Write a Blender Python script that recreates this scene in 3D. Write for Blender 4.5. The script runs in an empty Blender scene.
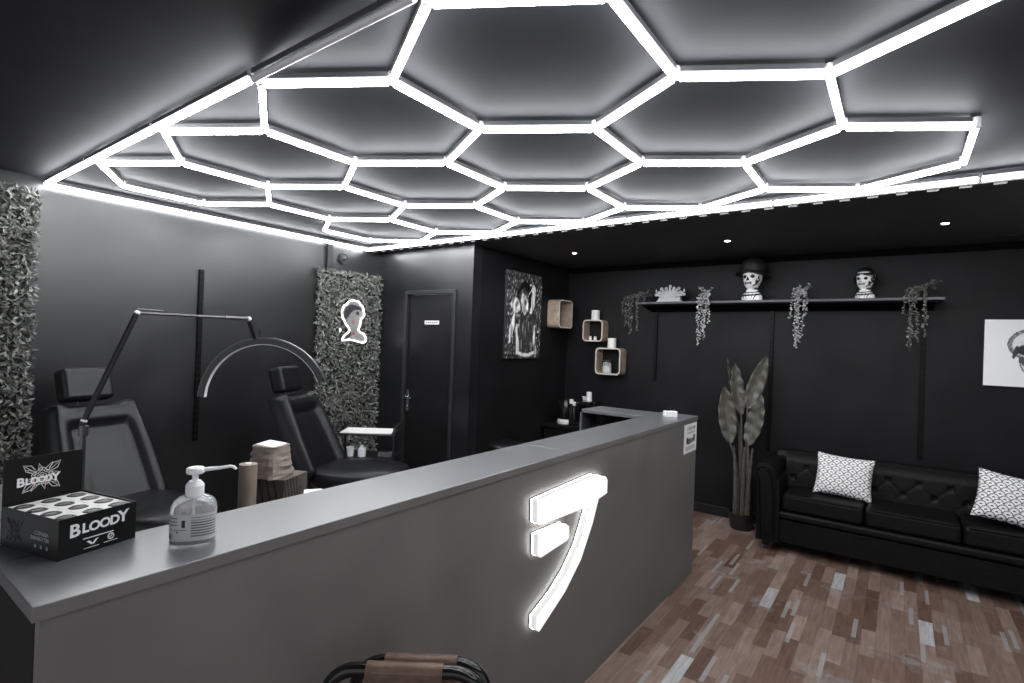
import bpy, bmesh, math, random
from mathutils import Vector, Matrix, noise
random.seed(7)
R = math.radians
sc = bpy.context.scene
col = sc.collection

# ------------------------------------------------------------------ materials
def node_mat(name):
    m = bpy.data.materials.new(name); m.use_nodes = True
    nt = m.node_tree; b = nt.nodes['Principled BSDF']
    return m, nt, b

def mat(name, c, rough=.5, metal=0., spec=.5, var=.0, scale=20., bump=0., emit=None, es=0., coat=0., trans=0., rvar=0.):
    m, nt, b = node_mat(name)
    b.inputs['Base Color'].default_value = (*c, 1)
    b.inputs['Roughness'].default_value = rough
    b.inputs['Metallic'].default_value = metal
    b.inputs['Specular IOR Level'].default_value = spec
    b.inputs['Coat Weight'].default_value = coat
    b.inputs['Transmission Weight'].default_value = trans
    if emit:
        b.inputs['Emission Color'].default_value = (*emit, 1)
        b.inputs['Emission Strength'].default_value = es
    if var or bump or rvar:
        tc = nt.nodes.new('ShaderNodeTexCoord')
        n = nt.nodes.new('ShaderNodeTexNoise'); n.inputs['Scale'].default_value = scale
        n.inputs['Detail'].default_value = 5
        nt.links.new(tc.outputs['Object'], n.inputs['Vector'])
        if var:
            mr = nt.nodes.new('ShaderNodeMapRange')
            mr.inputs['From Min'].default_value = .3; mr.inputs['From Max'].default_value = .7
            mr.inputs['To Min'].default_value = 1 - var; mr.inputs['To Max'].default_value = 1 + var
            nt.links.new(n.outputs['Fac'], mr.inputs['Value'])
            hv = nt.nodes.new('ShaderNodeHueSaturation'); hv.inputs['Color'].default_value = (*c, 1)
            nt.links.new(mr.outputs['Result'], hv.inputs['Value'])
            nt.links.new(hv.outputs['Color'], b.inputs['Base Color'])
        if rvar:
            m2 = nt.nodes.new('ShaderNodeMapRange')
            m2.inputs['From Min'].default_value = .3; m2.inputs['From Max'].default_value = .7
            m2.inputs['To Min'].default_value = max(0, rough - rvar); m2.inputs['To Max'].default_value = rough + rvar
            nt.links.new(n.outputs['Fac'], m2.inputs['Value'])
            nt.links.new(m2.outputs['Result'], b.inputs['Roughness'])
        if bump:
            bp = nt.nodes.new('ShaderNodeBump'); bp.inputs['Strength'].default_value = bump
            bp.inputs['Distance'].default_value = .01
            nt.links.new(n.outputs['Fac'], bp.inputs['Height'])
            nt.links.new(bp.outputs['Normal'], b.inputs['Normal'])
    return m

def emat(name, c, s):
    return mat(name, (.8, .8, .8), .5, emit=c, es=s)

M = dict(
    wall=mat('satin black wall paint', (.0095, .0095, .011), .36, spec=.6, var=.25, scale=3, bump=.03, rvar=.05),
    wallm=mat('matt black wall paint', (.0085, .0085, .0095), .5, spec=.16, var=.25, scale=3, bump=.03),
    ceil=mat('dark grey ceiling paint', (.021, .0215, .026), .65, spec=.15, var=.12, scale=4, bump=.05),
    soffit=mat('matt black ceiling paint', (.045, .045, .048), .6, spec=.3, var=.2, scale=4),
    trim=mat('black trim paint', (.006, .006, .006), .4, var=.2),
    door=mat('black door paint', (.006, .006, .007), .42, var=.2, scale=6),
    frame=mat('door frame paint', (.022, .022, .024), .4, var=.1),
    ctop=mat('grey laminate worktop', (.105, .106, .114), .31, spec=1., var=.04, scale=60),
    cfront=mat('anthracite panel', (.135, .129, .122), .5, var=.1, scale=5, rvar=.06),
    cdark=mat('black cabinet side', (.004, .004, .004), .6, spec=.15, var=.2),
    lit=emat('lit tube diffuser', (.96, .98, 1), 40.),
    housing=mat('grey tube housing', (.10, .10, .105), .5, spec=.2, var=.05),
    off=mat('unlit tube diffuser', (.9, .9, .92), .3, var=.03),
    darkband=mat('matt black cornice', (.004, .004, .004), .8, spec=.05, var=.1),
    shelfp=mat('grey shelf board', (.06, .06, .065), .5, var=.1, scale=20),
    clear=mat('frosted connector plastic', (.75, .77, .8), .2, var=.08, scale=60),
    sign=mat('lit sign face', (.2, .2, .2), .5, emit=(1, 1, .98), es=.92),
    signside=mat('lit sign side', (.2, .2, .2), .5, emit=(1, 1, .98), es=.66),
    halo=emat('sign back light', (1, 1, .98), 13.),
    neon=emat('white neon tube', (1, 1, 1), 3.0),
    leather=mat('black leather', (.0045, .0045, .005), .5, spec=.17, var=.3, scale=40, bump=.25, rvar=.06),
    chairle=mat('black smooth vinyl', (.005, .005, .006), .36, spec=.35, var=.2, scale=15, bump=.06),
    blackmetal=mat('black metal', (.02, .02, .022), .35, metal=.3, var=.2),
    alu=mat('brushed aluminium', (.12, .12, .125), .35, metal=.85, var=.1, scale=50),
    chrome=mat('chrome', (.8, .8, .8), .15, metal=1, var=.03),
    white=mat('white plastic', (.8, .8, .8), .4, var=.03),
    paper=mat('white paper', (.75, .74, .72), .8, var=.06, scale=30),
    wood=mat('pale wood veneer', (.33, .255, .2), .5, var=.3, scale=18),
    woodedge=mat('pale wood edge', (.55, .5, .45), .5, var=.1, scale=30),
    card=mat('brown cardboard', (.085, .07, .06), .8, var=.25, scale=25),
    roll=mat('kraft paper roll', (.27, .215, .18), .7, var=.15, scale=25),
    bag=mat('tan paper', (.25, .2, .17), .6, var=.3, scale=12, bump=.3),
    tan=mat('brown leather', (.13, .075, .05), .45, var=.3, scale=30, bump=.3),
    blackbox=mat('black printed card', (.007, .007, .007), .4, spec=.2, var=.1),
    ink=mat('black ink', (.01, .01, .01), .6, var=.1),
    grey=mat('grey print', (.25, .25, .25), .6, var=.05),
    red=mat('rust print', (.35, .13, .09), .5, var=.1),
    gloss=mat('black gloss plastic', (.008, .008, .008), .15, var=.1),
    leafA=mat('dark green leaf', (.13, .135, .122), .3, spec=.8, var=.6, scale=35),
    leafB=mat('broad grey green leaf', (.07, .068, .055), .45, var=.35, scale=14, bump=.3),
    leafC=mat('dusty hanging leaf', (.42, .43, .43), .5, var=.4, scale=50),
    leafD=mat('dark hanging leaf', (.12, .12, .11), .5, var=.5, scale=50),
    back=mat('dark green backing', (.01, .012, .008), .8, var=.2),
    stem=mat('woody stem', (.08, .07, .058), .6, var=.3, scale=30),
    plaster=mat('white plaster', (.55, .55, .57), .6, var=.1, scale=40),
    bust=mat('glazed white bust', (.9, .9, .9), .25, var=.05),
    hair=mat('charcoal print', (.03, .03, .035), .5, var=.3, scale=60),
    skin=mat('grey printed face', (.25, .24, .24), .5, var=.3, scale=60),
    spot=emat('downlight lamp', (1, .98, .95), 9.),
)

def glass():
    m, nt, b = node_mat('clear plastic')
    b.inputs['Base Color'].default_value = (.93, .95, .96, 1)
    b.inputs['Roughness'].default_value = .06; b.inputs['Transmission Weight'].default_value = .75
    b.inputs['IOR'].default_value = 1.3
    return m
M['glass'] = glass()

def math_node(nt, op, a, b=None, c=None):
    n = nt.nodes.new('ShaderNodeMath'); n.operation = op
    for i, v in enumerate((a, b, c)):
        if v is None: continue
        if isinstance(v, (int, float)): n.inputs[i].default_value = v
        else: nt.links.new(v, n.inputs[i])
    return n.outputs[0]

def floor_mat():
    m, nt, b = node_mat('block parquet floor')
    tc = nt.nodes.new('ShaderNodeTexCoord'); sp = nt.nodes.new('ShaderNodeSeparateXYZ')
    nt.links.new(tc.outputs['Object'], sp.inputs[0])
    X, Y = sp.outputs[0], sp.outputs[1]
    u = math_node(nt, 'DIVIDE', X, .068); row = math_node(nt, 'FLOOR', u)
    wn = nt.nodes.new('ShaderNodeTexWhiteNoise'); wn.noise_dimensions = '1D'; nt.links.new(row, wn.inputs['W'])
    v = math_node(nt, 'ADD', math_node(nt, 'DIVIDE', Y, .33), math_node(nt, 'MULTIPLY', wn.outputs['Value'], 7.3))
    cell = math_node(nt, 'FLOOR', v)
    cv = nt.nodes.new('ShaderNodeCombineXYZ'); nt.links.new(row, cv.inputs[0]); nt.links.new(cell, cv.inputs[1])
    w2 = nt.nodes.new('ShaderNodeTexWhiteNoise'); w2.noise_dimensions = '3D'; nt.links.new(cv.outputs[0], w2.inputs['Vector'])
    ramp = nt.nodes.new('ShaderNodeValToRGB'); e = ramp.color_ramp.elements
    e[0].position = 0; e[0].color = (.11, .062, .046, 1)
    e[1].position = .93; e[1].color = (.30, .215, .18, 1)
    for p, c in ((.25, (.16, .10, .077)), (.55, (.21, .145, .118)), (.8, (.25, .18, .15))):
        q = ramp.color_ramp.elements.new(p); q.color = (*c, 1)
    q = ramp.color_ramp.elements.new(.955); q.color = (.42, .42, .43, 1)  # pale grey blocks imitate sheen on the wood
    nt.links.new(w2.outputs['Value'], ramp.inputs['Fac'])
    # grain along y
    mp = nt.nodes.new('ShaderNodeMapping'); mp.inputs['Scale'].default_value = (60, 6, 1)
    nt.links.new(tc.outputs['Object'], mp.inputs[0])
    n = nt.nodes.new('ShaderNodeTexNoise'); n.inputs['Scale'].default_value = 1; n.inputs['Detail'].default_value = 6
    nt.links.new(mp.outputs[0], n.inputs['Vector'])
    mr = nt.nodes.new('ShaderNodeMapRange'); mr.inputs['From Min'].default_value = .3; mr.inputs['From Max'].default_value = .7
    mr.inputs['To Min'].default_value = .78; mr.inputs['To Max'].default_value = 1.2
    nt.links.new(n.outputs['Fac'], mr.inputs['Value'])
    # pale worn patches with floor sheen painted in, own shape
    n3 = nt.nodes.new('ShaderNodeTexNoise'); n3.inputs['Scale'].default_value = 2.2; n3.inputs['Detail'].default_value = 8
    n3.inputs['Roughness'].default_value = .7
    nt.links.new(tc.outputs['Object'], n3.inputs['Vector'])
    m3 = nt.nodes.new('ShaderNodeMapRange'); m3.inputs['From Min'].default_value = .57; m3.inputs['From Max'].default_value = .66
    m3.inputs['To Max'].default_value = .42
    nt.links.new(n3.outputs['Fac'], m3.inputs['Value'])
    # narrow pale strips, sheen put into the colour
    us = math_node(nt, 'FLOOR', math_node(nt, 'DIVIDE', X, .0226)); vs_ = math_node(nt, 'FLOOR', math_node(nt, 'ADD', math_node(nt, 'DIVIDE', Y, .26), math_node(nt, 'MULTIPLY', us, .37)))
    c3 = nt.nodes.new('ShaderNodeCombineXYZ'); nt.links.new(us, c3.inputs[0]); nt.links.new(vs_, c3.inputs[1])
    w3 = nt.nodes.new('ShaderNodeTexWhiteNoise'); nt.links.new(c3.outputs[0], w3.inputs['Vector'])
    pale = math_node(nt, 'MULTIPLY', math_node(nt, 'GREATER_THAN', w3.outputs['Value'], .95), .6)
    # gaps
    fu = math_node(nt, 'FRACT', u); fv = math_node(nt, 'FRACT', v)
    g1 = math_node(nt, 'LESS_THAN', fu, .03); g2 = math_node(nt, 'LESS_THAN', fv, .008)
    g = math_node(nt, 'MULTIPLY', math_node(nt, 'MAXIMUM', g1, g2), .35)
    val = math_node(nt, 'MULTIPLY', mr.outputs['Result'], math_node(nt, 'SUBTRACT', 1, g))
    hv = nt.nodes.new('ShaderNodeHueSaturation'); nt.links.new(ramp.outputs['Color'], hv.inputs['Color']); nt.links.new(val, hv.inputs['Value'])
    mx = nt.nodes.new('ShaderNodeMix'); mx.data_type = 'RGBA'
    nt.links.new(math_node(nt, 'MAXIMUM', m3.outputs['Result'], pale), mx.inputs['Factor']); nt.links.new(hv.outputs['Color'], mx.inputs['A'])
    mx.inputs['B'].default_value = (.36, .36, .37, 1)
    nt.links.new(mx.outputs['Result'], b.inputs['Base Color'])
    b.inputs['Roughness'].default_value = .38
    return m
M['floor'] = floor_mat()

def scallop_mat():
    m, nt, b = node_mat('white scallop pattern fabric')
    tc = nt.nodes.new('ShaderNodeTexCoord'); sp = nt.nodes.new('ShaderNodeSeparateXYZ')
    nt.links.new(tc.outputs['Object'], sp.inputs[0])
    u = math_node(nt, 'DIVIDE', sp.outputs[0], .056); v = math_node(nt, 'DIVIDE', sp.outputs[2], .031)
    row = math_node(nt, 'FLOOR', v)
    off = math_node(nt, 'MULTIPLY', math_node(nt, 'MODULO', math_node(nt, 'ADD', row, 200), 2), .5)
    uu = math_node(nt, 'SUBTRACT', math_node(nt, 'FRACT', math_node(nt, 'ADD', math_node(nt, 'ADD', u, off), 100)), .5)
    vv = math_node(nt, 'MULTIPLY', math_node(nt, 'FRACT', math_node(nt, 'ADD', v, 100)), .55)
    d = math_node(nt, 'SQRT', math_node(nt, 'ADD', math_node(nt, 'MULTIPLY', uu, uu), math_node(nt, 'MULTIPLY', vv, vv)))
    dot = math_node(nt, 'LESS_THAN', d, .17)
    ring = math_node(nt, 'LESS_THAN', math_node(nt, 'ABSOLUTE', math_node(nt, 'SUBTRACT', d, .47)), .05)
    ring2 = math_node(nt, 'MULTIPLY', math_node(nt, 'LESS_THAN', math_node(nt, 'ABSOLUTE', math_node(nt, 'SUBTRACT', d, .33)), .02), .5)
    k = math_node(nt, 'MAXIMUM', math_node(nt, 'MAXIMUM', dot, ring), ring2)
    mx = nt.nodes.new('ShaderNodeMix'); mx.data_type = 'RGBA'
    nt.links.new(k, mx.inputs['Factor'])
    mx.inputs['A'].default_value = (.9, .9, .9, 1); mx.inputs['B'].default_value = (.05, .04, .04, 1)
    nt.links.new(mx.outputs['Result'], b.inputs['Base Color']); b.inputs['Roughness'].default_value = .85
    return m
M['scallop'] = scallop_mat()

def vcol_mat(name, rough=.5):
    m, nt, b = node_mat(name)
    a = nt.nodes.new('ShaderNodeVertexColor'); a.layer_name = 'art'
    nt.links.new(a.outputs['Color'], b.inputs['Base Color']); b.inputs['Roughness'].default_value = rough
    return m
M['art'] = vcol_mat('printed artwork', .45)

# ------------------------------------------------------------------ mesh builder
class MB:
    def __init__(s): s.bm = bmesh.new()
    def _x(s, vs, mtx):
        for v in vs: v.co = mtx @ v.co
    def box(s, c, d, rot=(0, 0, 0)):
        r = bmesh.ops.create_cube(s.bm, size=1)
        m = Matrix.Translation(c) @ (Matrix.Rotation(rot[2], 4, 'Z') @ Matrix.Rotation(rot[1], 4, 'Y') @ Matrix.Rotation(rot[0], 4, 'X')) @ Matrix.Diagonal((*d, 1))
        s._x(r['verts'], m); return s
    def box2(s, a, b):
        return s.box([(a[i] + b[i]) / 2 for i in range(3)], [abs(b[i] - a[i]) for i in range(3)])
    def cyl(s, p0, p1, r, r2=None, n=16):
        p0, p1 = Vector(p0), Vector(p1); d = p1 - p0
        if r2 is None: r2 = r
        q = bmesh.ops.create_cone(s.bm, cap_ends=True, segments=n, radius1=r, radius2=r2, depth=d.length)
        m = Matrix.Translation((p0 + p1) / 2) @ d.to_track_quat('Z', 'Y').to_matrix().to_4x4()
        s._x(q['verts'], m); return s
    def sph(s, c, r, sc=(1, 1, 1), n=16, rot=None):
        q = bmesh.ops.create_uvsphere(s.bm, u_segments=n, v_segments=max(6, n // 2), radius=r)
        m = Matrix.Translation(c) @ (rot.to_4x4() if rot else Matrix.Identity(4)) @ Matrix.Diagonal((*sc, 1))
        s._x(q['verts'], m); return s
    def lathe(s, prof, c=(0, 0, 0), n=24, sc=(1, 1)):
        rings = []
        for r, z in prof:
            rings.append([s.bm.verts.new((c[0] + sc[0] * r * math.cos(2 * math.pi * k / n), c[1] + sc[1] * r * math.sin(2 * math.pi * k / n), c[2] + z)) for k in range(n)])
        for a, b in zip(rings, rings[1:]):
            for k in range(n): s.bm.faces.new((a[k], a[(k + 1) % n], b[(k + 1) % n], b[k]))
        s.bm.faces.new(rings[0][::-1]); s.bm.faces.new(rings[-1]); return s
    def tube(s, pts, r, n=10, closed=False, sx=1., caps=True, radii=None):
        pts = [Vector(p) for p in pts]; N = len(pts); rings = []
        up = None
        for i, p in enumerate(pts):
            a = pts[(i - 1) % N] if closed or i > 0 else p
            b = pts[(i + 1) % N] if closed or i < N - 1 else p
            t = (b - a).normalized()
            if up is None:
                up = t.orthogonal().normalized()
            up = (up - t * up.dot(t)).normalized(); w = t.cross(up)
            rr = radii[i] if radii else r
            rings.append([s.bm.verts.new(p + up * rr * math.cos(2 * math.pi * k / n) + w * rr * sx * math.sin(2 * math.pi * k / n)) for k in range(n)])
        for i in range(N if closed else N - 1):
            a, b = rings[i], rings[(i + 1) % N]
            for k in range(n): s.bm.faces.new((a[k], a[(k + 1) % n], b[(k + 1) % n], b[k]))
        if not closed and caps:
            s.bm.faces.new(rings[0][::-1]); s.bm.faces.new(rings[-1])
        return s
    def prism(s, pts, f):
        """pts: 2D outline; f(u,v,k) -> 3D with k in 0,1"""
        A = [s.bm.verts.new(f(u, v, 0)) for u, v in pts]; B = [s.bm.verts.new(f(u, v, 1)) for u, v in pts]
        n = len(pts)
        for i in range(n): s.bm.faces.new((A[i], A[(i + 1) % n], B[(i + 1) % n], B[i]))
        fa = s.bm.faces.new(A[::-1]); fb = s.bm.faces.new(B)
        fa.normal_update(); fb.normal_update()
        bmesh.ops.triangulate(s.bm, faces=[fa, fb], ngon_method='EAR_CLIP'); return s
    def grid(s, nu, nv, f, closeu=False):
        V = [[s.bm.verts.new(f(i / nu, j / nv)) for j in range(nv + 1)] for i in range(nu if closeu else nu + 1)]
        for i in range(nu):
            for j in range(nv):
                a, b = V[i], V[(i + 1) % len(V)]
                s.bm.faces.new((a[j], b[j], b[j + 1], a[j + 1]))
        return s
    def quad(s, *p):
        s.bm.faces.new([s.bm.verts.new(q) for q in p]); return s
    def mesh(s, me, mtx):
        t = bmesh.new(); t.from_mesh(me); t.transform(mtx)
        tmp = bpy.data.meshes.new('tmp'); t.to_mesh(tmp); t.free(); s.bm.from_mesh(tmp); bpy.data.meshes.remove(tmp); return s
    def build(s, name, m, parent=None, loc=(0, 0, 0), rz=0, bevel=0, seg=2, smooth=True, ang=38, sub=0):
        bm = s.bm
        bmesh.ops.recalc_face_normals(bm, faces=bm.faces[:])
        if smooth:
            for f in bm.faces: f.smooth = True
            for e in bm.edges:
                if len(e.link_faces) == 2 and e.calc_face_angle(0) > R(ang) and not bevel: e.smooth = False
        me = bpy.data.meshes.new(name); bm.to_mesh(me); bm.free()
        me.materials.append(M[m] if isinstance(m, str) else m)
        o = bpy.data.objects.new(name, me); col.objects.link(o)
        o.location = loc; o.rotation_euler = (0, 0, rz)
        if parent: o.parent = parent
        if bevel:
            b = o.modifiers.new('Bevel', 'BEVEL'); b.width = bevel; b.segments = seg; b.limit_method = 'ANGLE'; b.angle_limit = R(30)
            b.harden_normals = True
        if sub:
            b = o.modifiers.new('Sub', 'SUBSURF'); b.levels = sub; b.render_levels = sub
        return o

def tag(o, label, cat, group=None, kind=None):
    o['label'] = label; o['category'] = cat
    if group: o['group'] = group
    if kind: o['kind'] = kind
    return o
def empty(name, loc, rz=0):
    o = bpy.data.objects.new(name, None); col.objects.link(o); o.location = loc; o.rotation_euler = (0, 0, rz)
    o.empty_display_size = .1
    return o
def struct(o, label=None, cat='room'):
    o['kind'] = 'structure'
    if label: o['label'] = label; o['category'] = cat
    return o
def copy_tree(o, parent=None):
    c = o.copy(); col.objects.link(c)
    if parent: c.parent = parent
    for ch in [x for x in col.objects if x.parent == o]: copy_tree(ch, c)
    return c
def text_me(txt, size=1., ext=.0, off=0., align='CENTER'):
    cu = bpy.data.curves.new('t', 'FONT'); cu.body = txt; cu.size = size; cu.extrude = ext; cu.offset = off
    cu.align_x = align; cu.align_y = 'CENTER'; cu.resolution_u = 3
    o = bpy.data.objects.new('t', cu); col.objects.link(o)
    dg = bpy.context.evaluated_depsgraph_get(); dg.update()
    me = bpy.data.meshes.new_from_object(o.evaluated_get(dg))
    bpy.data.objects.remove(o); return me
def frame_mtx(origin, ux, uy):
    ux, uy = Vector(ux).normalized(), Vector(uy).normalized(); uz = ux.cross(uy)
    return Matrix(((ux.x, uy.x, uz.x, origin[0]), (ux.y, uy.y, uz.y, origin[1]), (ux.z, uy.z, uz.z, origin[2]), (0, 0, 0, 1)))

# ------------------------------------------------------------------ room
XL, XP, XR = -4.45, -3.15, 3.4
YF, YD, YB = -1.6, 3.68, 5.40
ZC, ZS, YS = 2.548, 2.493, 3.545
T = .12
struct(MB().box2((XL - T, YF, -.1), (XR + T, YB + T, 0)).build('floor', 'floor', smooth=False), 'brown block parquet floor with pale worn strips and painted-in sheen', 'floor')
struct(MB().box2((XL - T, YF, ZC), (XR + T, YS, ZC + .1)).build('ceiling', 'ceil', smooth=False), 'dark grey ceiling above the hexagon lights', 'ceiling')
struct(MB().box2((XL - T, YS, ZS), (XR + T, YB + T, ZC + .1)).build('ceiling', 'soffit', smooth=False), 'lowered black ceiling band with small downlights', 'ceiling')
struct(MB().box2((XL - T, YF, 0), (XL, YD + T, ZC)).build('wall_left', 'wall', smooth=False), 'satin black wall behind the treatment chairs', 'wall')
DX0, DX1, DZ = -4.03, -3.342, 2.085
w = MB()
w.box2((XL, YD, 0), (DX0, YD + T, ZS)); w.box2((DX1, YD, 0), (XP, YD + T, ZS)); w.box2((DX0, YD, DZ), (DX1, YD + T, ZS))
struct(w.build('wall_back_left', 'wall', smooth=False), 'black wall around the narrow door', 'wall')
struct(MB().box2((XP - T, YD + T, 0), (XP, YB, ZS)).build('wall_niche', 'wallm', smooth=False), 'black side wall carrying the monochrome poster', 'wall')
struct(MB().box2((XP - T, YB, 0), (XR + T, YB + T, ZS)).build('wall_back', 'wallm', smooth=False), 'black wall behind the sofa and long shelf', 'wall')
struct(MB().box2((XR, 3.2, 0), (XR + T, YB, ZC)).box2((XR, YF, 2.3), (XR + T, 3.2, ZC)).build('wall_right', 'wall', smooth=False), 'black wall on the right outside the view', 'wall')
struct(MB().box2((XL - T, YF - T, 2.3), (XR + T, YF, ZC + .1)).build('wall_front', 'wall', smooth=False), 'black lintel above the shop front behind the camera', 'wall')
struct(MB().box2((XP, YB - .018, 0), (XR, YB, .09)).build('baseboard_back', 'trim', bevel=.003), 'black baseboard under the shelf wall', 'baseboard')
struct(MB().box2((XP, YD + .13, 0), (XP + .016, YB - .02, .09)).build('baseboard_niche', 'trim', bevel=.003), 'black baseboard under the poster wall', 'baseboard')
# soffit edge strip with its row of black clips
struct(MB().box2((XL, YS - .004, ZS - .001), (XR, YS, ZS + .006)).build('trim_1', 'ink', smooth=False), 'thin strip along the edge of the lowered ceiling', 'trim')
e = MB(); x = XL + .08
while x < XR - .1:
    e.box((x, YS + .02, ZS - .006), (.05, .035, .012)); x += .132
struct(e.build('trim_3', 'ink', smooth=False), 'row of small black clips along the lowered ceiling edge', 'trim')
struct(MB().box2((XP, YB - .03, 2.442), (XR, YB, ZS)).build('trim_shade', 'darkband', bevel=.004), 'added black strip imitating a shadow band where the shelf wall meets the ceiling', 'trim')  # added strip, stands in for the shadow band at the wall top
# cable trunk at the top of the left wall
struct(MB().box2((XL, 3.03, 2.2), (XL + .035, 3.09, ZC)).build('trim_2', 'trim', bevel=.003), 'dark vertical cable trunk above the leaf panel', 'trim')
# door
d = empty('door_1', (DX0, YD, 0)); struct(d, 'black narrow door with chrome lever handle', 'door')
W = DX1 - DX0
f = MB()
for a, b in (((0, -.02, 0), (.035, .06, DZ)), ((W - .035, -.02, 0), (W, .06, DZ)), ((0.036, -.02, DZ - .035), (W - .036, .06, DZ))): f.box2(a, b)
f.build('door_frame', 'frame', d, bevel=.004)
MB().box2((.038, .015, .005), (W - .038, .055, DZ - .04)).build('door_leaf', 'door', d, bevel=.003)
h = MB().box2((.055, .004, .89), (.088, .014, 1.10)).build('handle_plate', 'chrome', d, bevel=.003)
q = MB(); q.cyl((.071, .004, 1.03), (.071, -.045, 1.03), .009); q.cyl((.071, -.045, 1.03), (.17, -.045, 1.03), .009); q.cyl((.071, .004, .94), (.071, -.004, .94), .01)
q.build('lever', 'chrome', h)
s_ = MB().box2((.272, .008, 1.755), (.462, .0145, 1.792)).build('door_sign', 'white', d, bevel=.001)
t_ = MB(); 
for i in range(6): t_.box((.295 + i * .028, .0072, 1.774), (.018, .001, .014))
t_.build('lettering', 'grey', s_)

# wall standards
def rail_mat():
    m, nt, b = node_mat('slotted black rail')
    tc = nt.nodes.new('ShaderNodeTexCoord'); sp = nt.nodes.new('ShaderNodeSeparateXYZ'); nt.links.new(tc.outputs['Object'], sp.inputs[0])
    k = math_node(nt, 'LESS_THAN', math_node(nt, 'FRACT', math_node(nt, 'DIVIDE', sp.outputs[2], .05)), .4)
    mx = nt.nodes.new('ShaderNodeMix'); mx.data_type = 'RGBA'; nt.links.new(k, mx.inputs['Factor'])
    mx.inputs['A'].default_value = (.006, .006, .0065, 1); mx.inputs['B'].default_value = (.001, .001, .001, 1); b.inputs['Specular IOR Level'].default_value = .12
    nt.links.new(mx.outputs['Result'], b.inputs['Base Color']); b.inputs['Roughness'].default_value = .4
    return m
M['rail'] = rail_mat()
def standard(x, y, z0, z1, nx, ny, label):
    b = MB()
    if nx: b.box2((0, -.017, 0), (.02, .017, z1 - z0))
    else: b.box2((-.015, -.018, 0), (.015, 0, z1 - z0))
    o = b.build('shelf_standard', 'rail', loc=(x, y, z0), bevel=.002)
    return tag(o, label, 'wall rail', None)
standard(XL + .0, 1.92, .75, 2.09, 1, 0, 'slotted black wall rail between the two treatment chairs')
standard(-2.07, YB, 1.27, 1.99, 0, 1, 'slotted wall rail under the left end of the long shelf')
standard(-.96, YB, .7, 1.99, 0, 1, 'slotted wall rail under the middle of the long shelf, behind the plant')
standard(.15, YB, .8, 1.99, 0, 1, 'slotted wall rail under the right end of the long shelf')

# ------------------------------------------------------------------ hexagon light
S = .484; OX, OY = -1.46415, 1.71907; ZT = 2.5
def hx(a, b): return Vector((a * S + OX, b * S + OY, ZT))
V = dict(E=(0,0),J=(.866,.5),K=(.866,1.5),L=(1.732,2),R=(-.866,.5),C=(0,-1),D=(.866,-1.5),F=(1.732,-1),G=(1.732,0),H=(2.598,.5),I=(2.598,1.5),
 N=(3.464,2),O=(3.464,3),P=(2.598,3.5),M=(1.732,3),U=(.866,3.5),T=(0,3),Q=(0,2),S=(-.866,1.5),AG=(-1.732,2),W=(-1.732,0),V=(-1.732,-1),
 B=(-.866,-1.5),X=(-2.598,-1.5),Y=(-3.464,-1),AD=(-3.464,0),AE=(-2.598,.5),Z=(-4.33,-1.5),AA=(-5.196,-1),AB=(-5.196,0),AC=(-4.33,.5),
 AH=(-4.33,1.5),AI=(-3.464,2),AF=(-2.598,1.5),AJ=(-5.196,2),AK=(-3.464,3),AL=(-1.732,3),AM=(-.866,3.5),AN=(-2.598,3.5),AO=(-4.33,3.5),AP=(-5.196,3),
 H2=(3.464,0),F2=(2.598,-1.5),G2=(3.464,-1),I2=(4.33,1.5))
E_ = 'E-J J-K K-L R-E E-C C-D D-F F-G G-J G-H H-I I-L I-N N-O O-P P-M L-M M-U U-T T-Q Q-K Q-S S-R S-AG R-W W-V V-C0 V-B B-C V-X X-Y Y-AD W-AE AE-AD Z-Y Z-AA AA-AB AB-AC AD-AC AC-AH AH-AI AE-AF AF-AI AF-AG AH-AJ AI-AK AG-AL AL-AN AK-AN AL-AM T-AM AJ-AP AP-AO AO-AK H-H2 H2-G2 G2-F2 F2-F'.split()
hexl = empty('hexagon_ceiling_light', (OX, OY, ZC))
tag(hexl, 'large glowing honeycomb grid of white light tubes hung under the grey ceiling', 'ceiling light')
inv = Vector((OX, OY, ZC))
def light_tube(p0, p1, on=True, trim=.017):
    a, b = p0 - inv, p1 - inv; d = (b - a); L = d.length; d.normalize()
    a = a + d * trim; b = b - d * trim
    o = MB().tube([a, b], .0118, n=12).build('light_tube', 'lit' if on else 'off', hexl)
    if not on: o['label'] = 'unlit white tube'
    mid = (a + b) / 2; ang = math.atan2(d.y, d.x)
    MB().box((mid.x, mid.y, mid.z + .025), ((b - a).length, .022, .020), (0, 0, ang)).build('tube_housing', 'housing', o, bevel=.003)
used = set()
for ed in E_:
    a, b = ed.split('-')
    if a not in V or b not in V: continue
    light_tube(hx(*V[a]), hx(*V[b])); used |= {a, b}
def connector(p, big=1.):
    q = p - inv
    MB().cyl((q.x, q.y, q.z - .006), (q.x, q.y, q.z + .036), .0165 * big, n=12).build('tube_connector', 'white', hexl, bevel=.004)
for k in sorted(used): connector(hx(*V[k]))
# outer border of the grid
BX0, BX1, BY0, BY1 = -4.405, 1.25, .955, 3.49
def bp(x, y): return Vector((x, y, ZT))
xs = [BX0, -3.64, -2.74, OX - .866 * S, OX + .866 * S, -.1, .6, BX1]
for a, b in zip(xs, xs[1:]):
    light_tube(bp(a, BY0), bp(b, BY0), on=not (abs(a - (OX - .866 * S)) < 1e-6), trim=.012)
xs2 = [BX0, -3.46, -2.52, -1.58, -.64, .3, BX1]
for a, b in zip(xs2, xs2[1:]): light_tube(bp(a, BY1), bp(b, BY1), trim=.008)
ys = [BY0, 1.8, 2.645, BY1]
for a, b in zip(ys, ys[1:]):
    light_tube(bp(BX0, a), bp(BX0, b), trim=.008); light_tube(bp(BX1, a), bp(BX1, b), trim=.008)

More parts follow.
